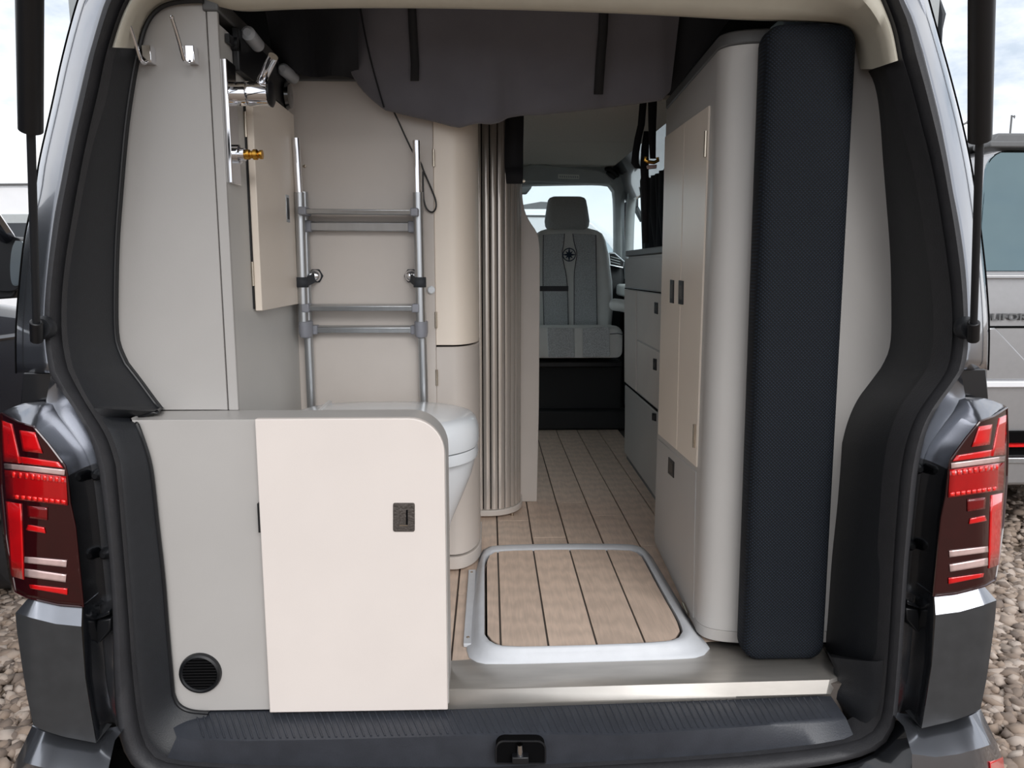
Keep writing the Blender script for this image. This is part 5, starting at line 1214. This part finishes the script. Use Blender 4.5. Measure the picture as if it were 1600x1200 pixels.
# white van further back on the left
wv = thing('white_van', 'white panel van standing far behind the navy van', 'van', (-6.2, 10, 0))
YV = 8.0
obj('body', prism([P(x, y, Y=YV) for x, y in ((-260, 300), (-240, 283), (30, 281), (70, 288), (84, 330), (88, 585), (-260, 585))], (0, 2.0, 0)), 'white_paint', wv, bevel=0.08, seg=3)
obj('roof_line', tube([P(-240, 290, Y=YV - 0.02), P(50, 288, Y=YV - 0.02)], 0.012, 8), 'rail_grey', wv)
obj('window_band', prism([P(x, y, Y=YV - 0.02) for x, y in ((-250, 336), (80, 334), (84, 372), (-250, 374))], (0, 0.03, 0)), 'cab_grey', wv, bevel=0.006)
obj('window_glass', prism([P(x, y, Y=YV - 0.03) for x, y in ((-250, 350), (76, 348), (80, 372), (-250, 374))], (0, 0.03, 0)), 'dark_glass', wv, bevel=0.006)
# white vehicle seen through the windscreen
fv = thing('white_motorhome', 'white motorhome seen through the windscreen behind the headrest', 'motorhome', (0.9, 11.5, 0))
YF_ = 10.0
obj('body', prism([P(x, y, Y=YF_) for x, y in ((640, 326), (865, 326), (905, 332), (930, 343), (955, 366), (972, 395), (980, 470), (985, 585), (640, 585))], (0, 2.1, 0)), 'white_paint', fv, bevel=0.08, seg=3)
obj('roof_hatch', prism([P(x, y, Y=YF_ + 0.3) for x, y in ((780, 327), (822, 319), (845, 315), (868, 316), (890, 322), (892, 329), (780, 329))], (0, 1.2, 0)), 'rail_grey', fv, bevel=0.02)
obj('body_line', tube([P(700, 336, Y=YF_ - 0.01), P(905, 338, Y=YF_ - 0.01)], 0.012, 8), 'rail_grey', fv)
obj('front_screen', prism([P(x, y, Y=YF_ - 0.02) for x, y in ((925, 372), (945, 374), (960, 392), (966, 412), (930, 405))], (0, 0.05, 0)), 'mirror_glass', fv, bevel=0.01)
for th_, Yv, xs in ((fv, YF_, (700, 930)), (wv, YV, (-200, 40))):
    for x in xs:
        for dy in (0.12, 1.9):
            q = P(x, 560, Y=Yv); obj('wheel', lathe([(0.0001, -0.1), (0.30, -0.1), (0.34, -0.06), (0.34, 0.06), (0.30, 0.1), (0.0001, 0.1)], Vector((q.x, Yv + dy, 0.34)), 'Y', 24), 'rubber', th_)
# masts on the horizon
m1 = thing('street_lamp', 'thin grey street lamp far behind the silver van', 'street lamp', (P(1500, 300, Y=40).x, 40, 0))
q = P(1499, 200, Y=40); obj('pole', cyl((q.x, 40, 0), (q.x, 40, q.z), 0.08, 0.05, 8), 'rail_grey', m1)
obj('lamp_arm', tube([q, P(1506, 194, Y=40), P(1512, 191, Y=40)], 0.05, 8), 'rail_grey', m1); obj('lamp_head', tube([P(1511, 191, Y=40), P(1518, 191, Y=40)], [0.08, 0.14], 8), 'cab_grey', m1)
m2 = thing('mast', 'slim grey mast far behind the silver van', 'mast', (P(1580, 300, Y=45).x, 45, 0))
q = P(1579, 200, Y=45); q2 = P(1581, 180, Y=45); obj('pole', cyl((q.x, 45, 0), q2, 0.07, 0.05, 8), 'rail_grey', m2); obj('crossbar', cyl(P(1580, 182, Y=45), P(1586, 182, Y=45), 0.04, n=8), 'rail_grey', m2)
obj('aerial', cyl(P(1585, 180, Y=45), P(1585, 185, Y=45), 0.03, n=8), 'rail_grey', m2)
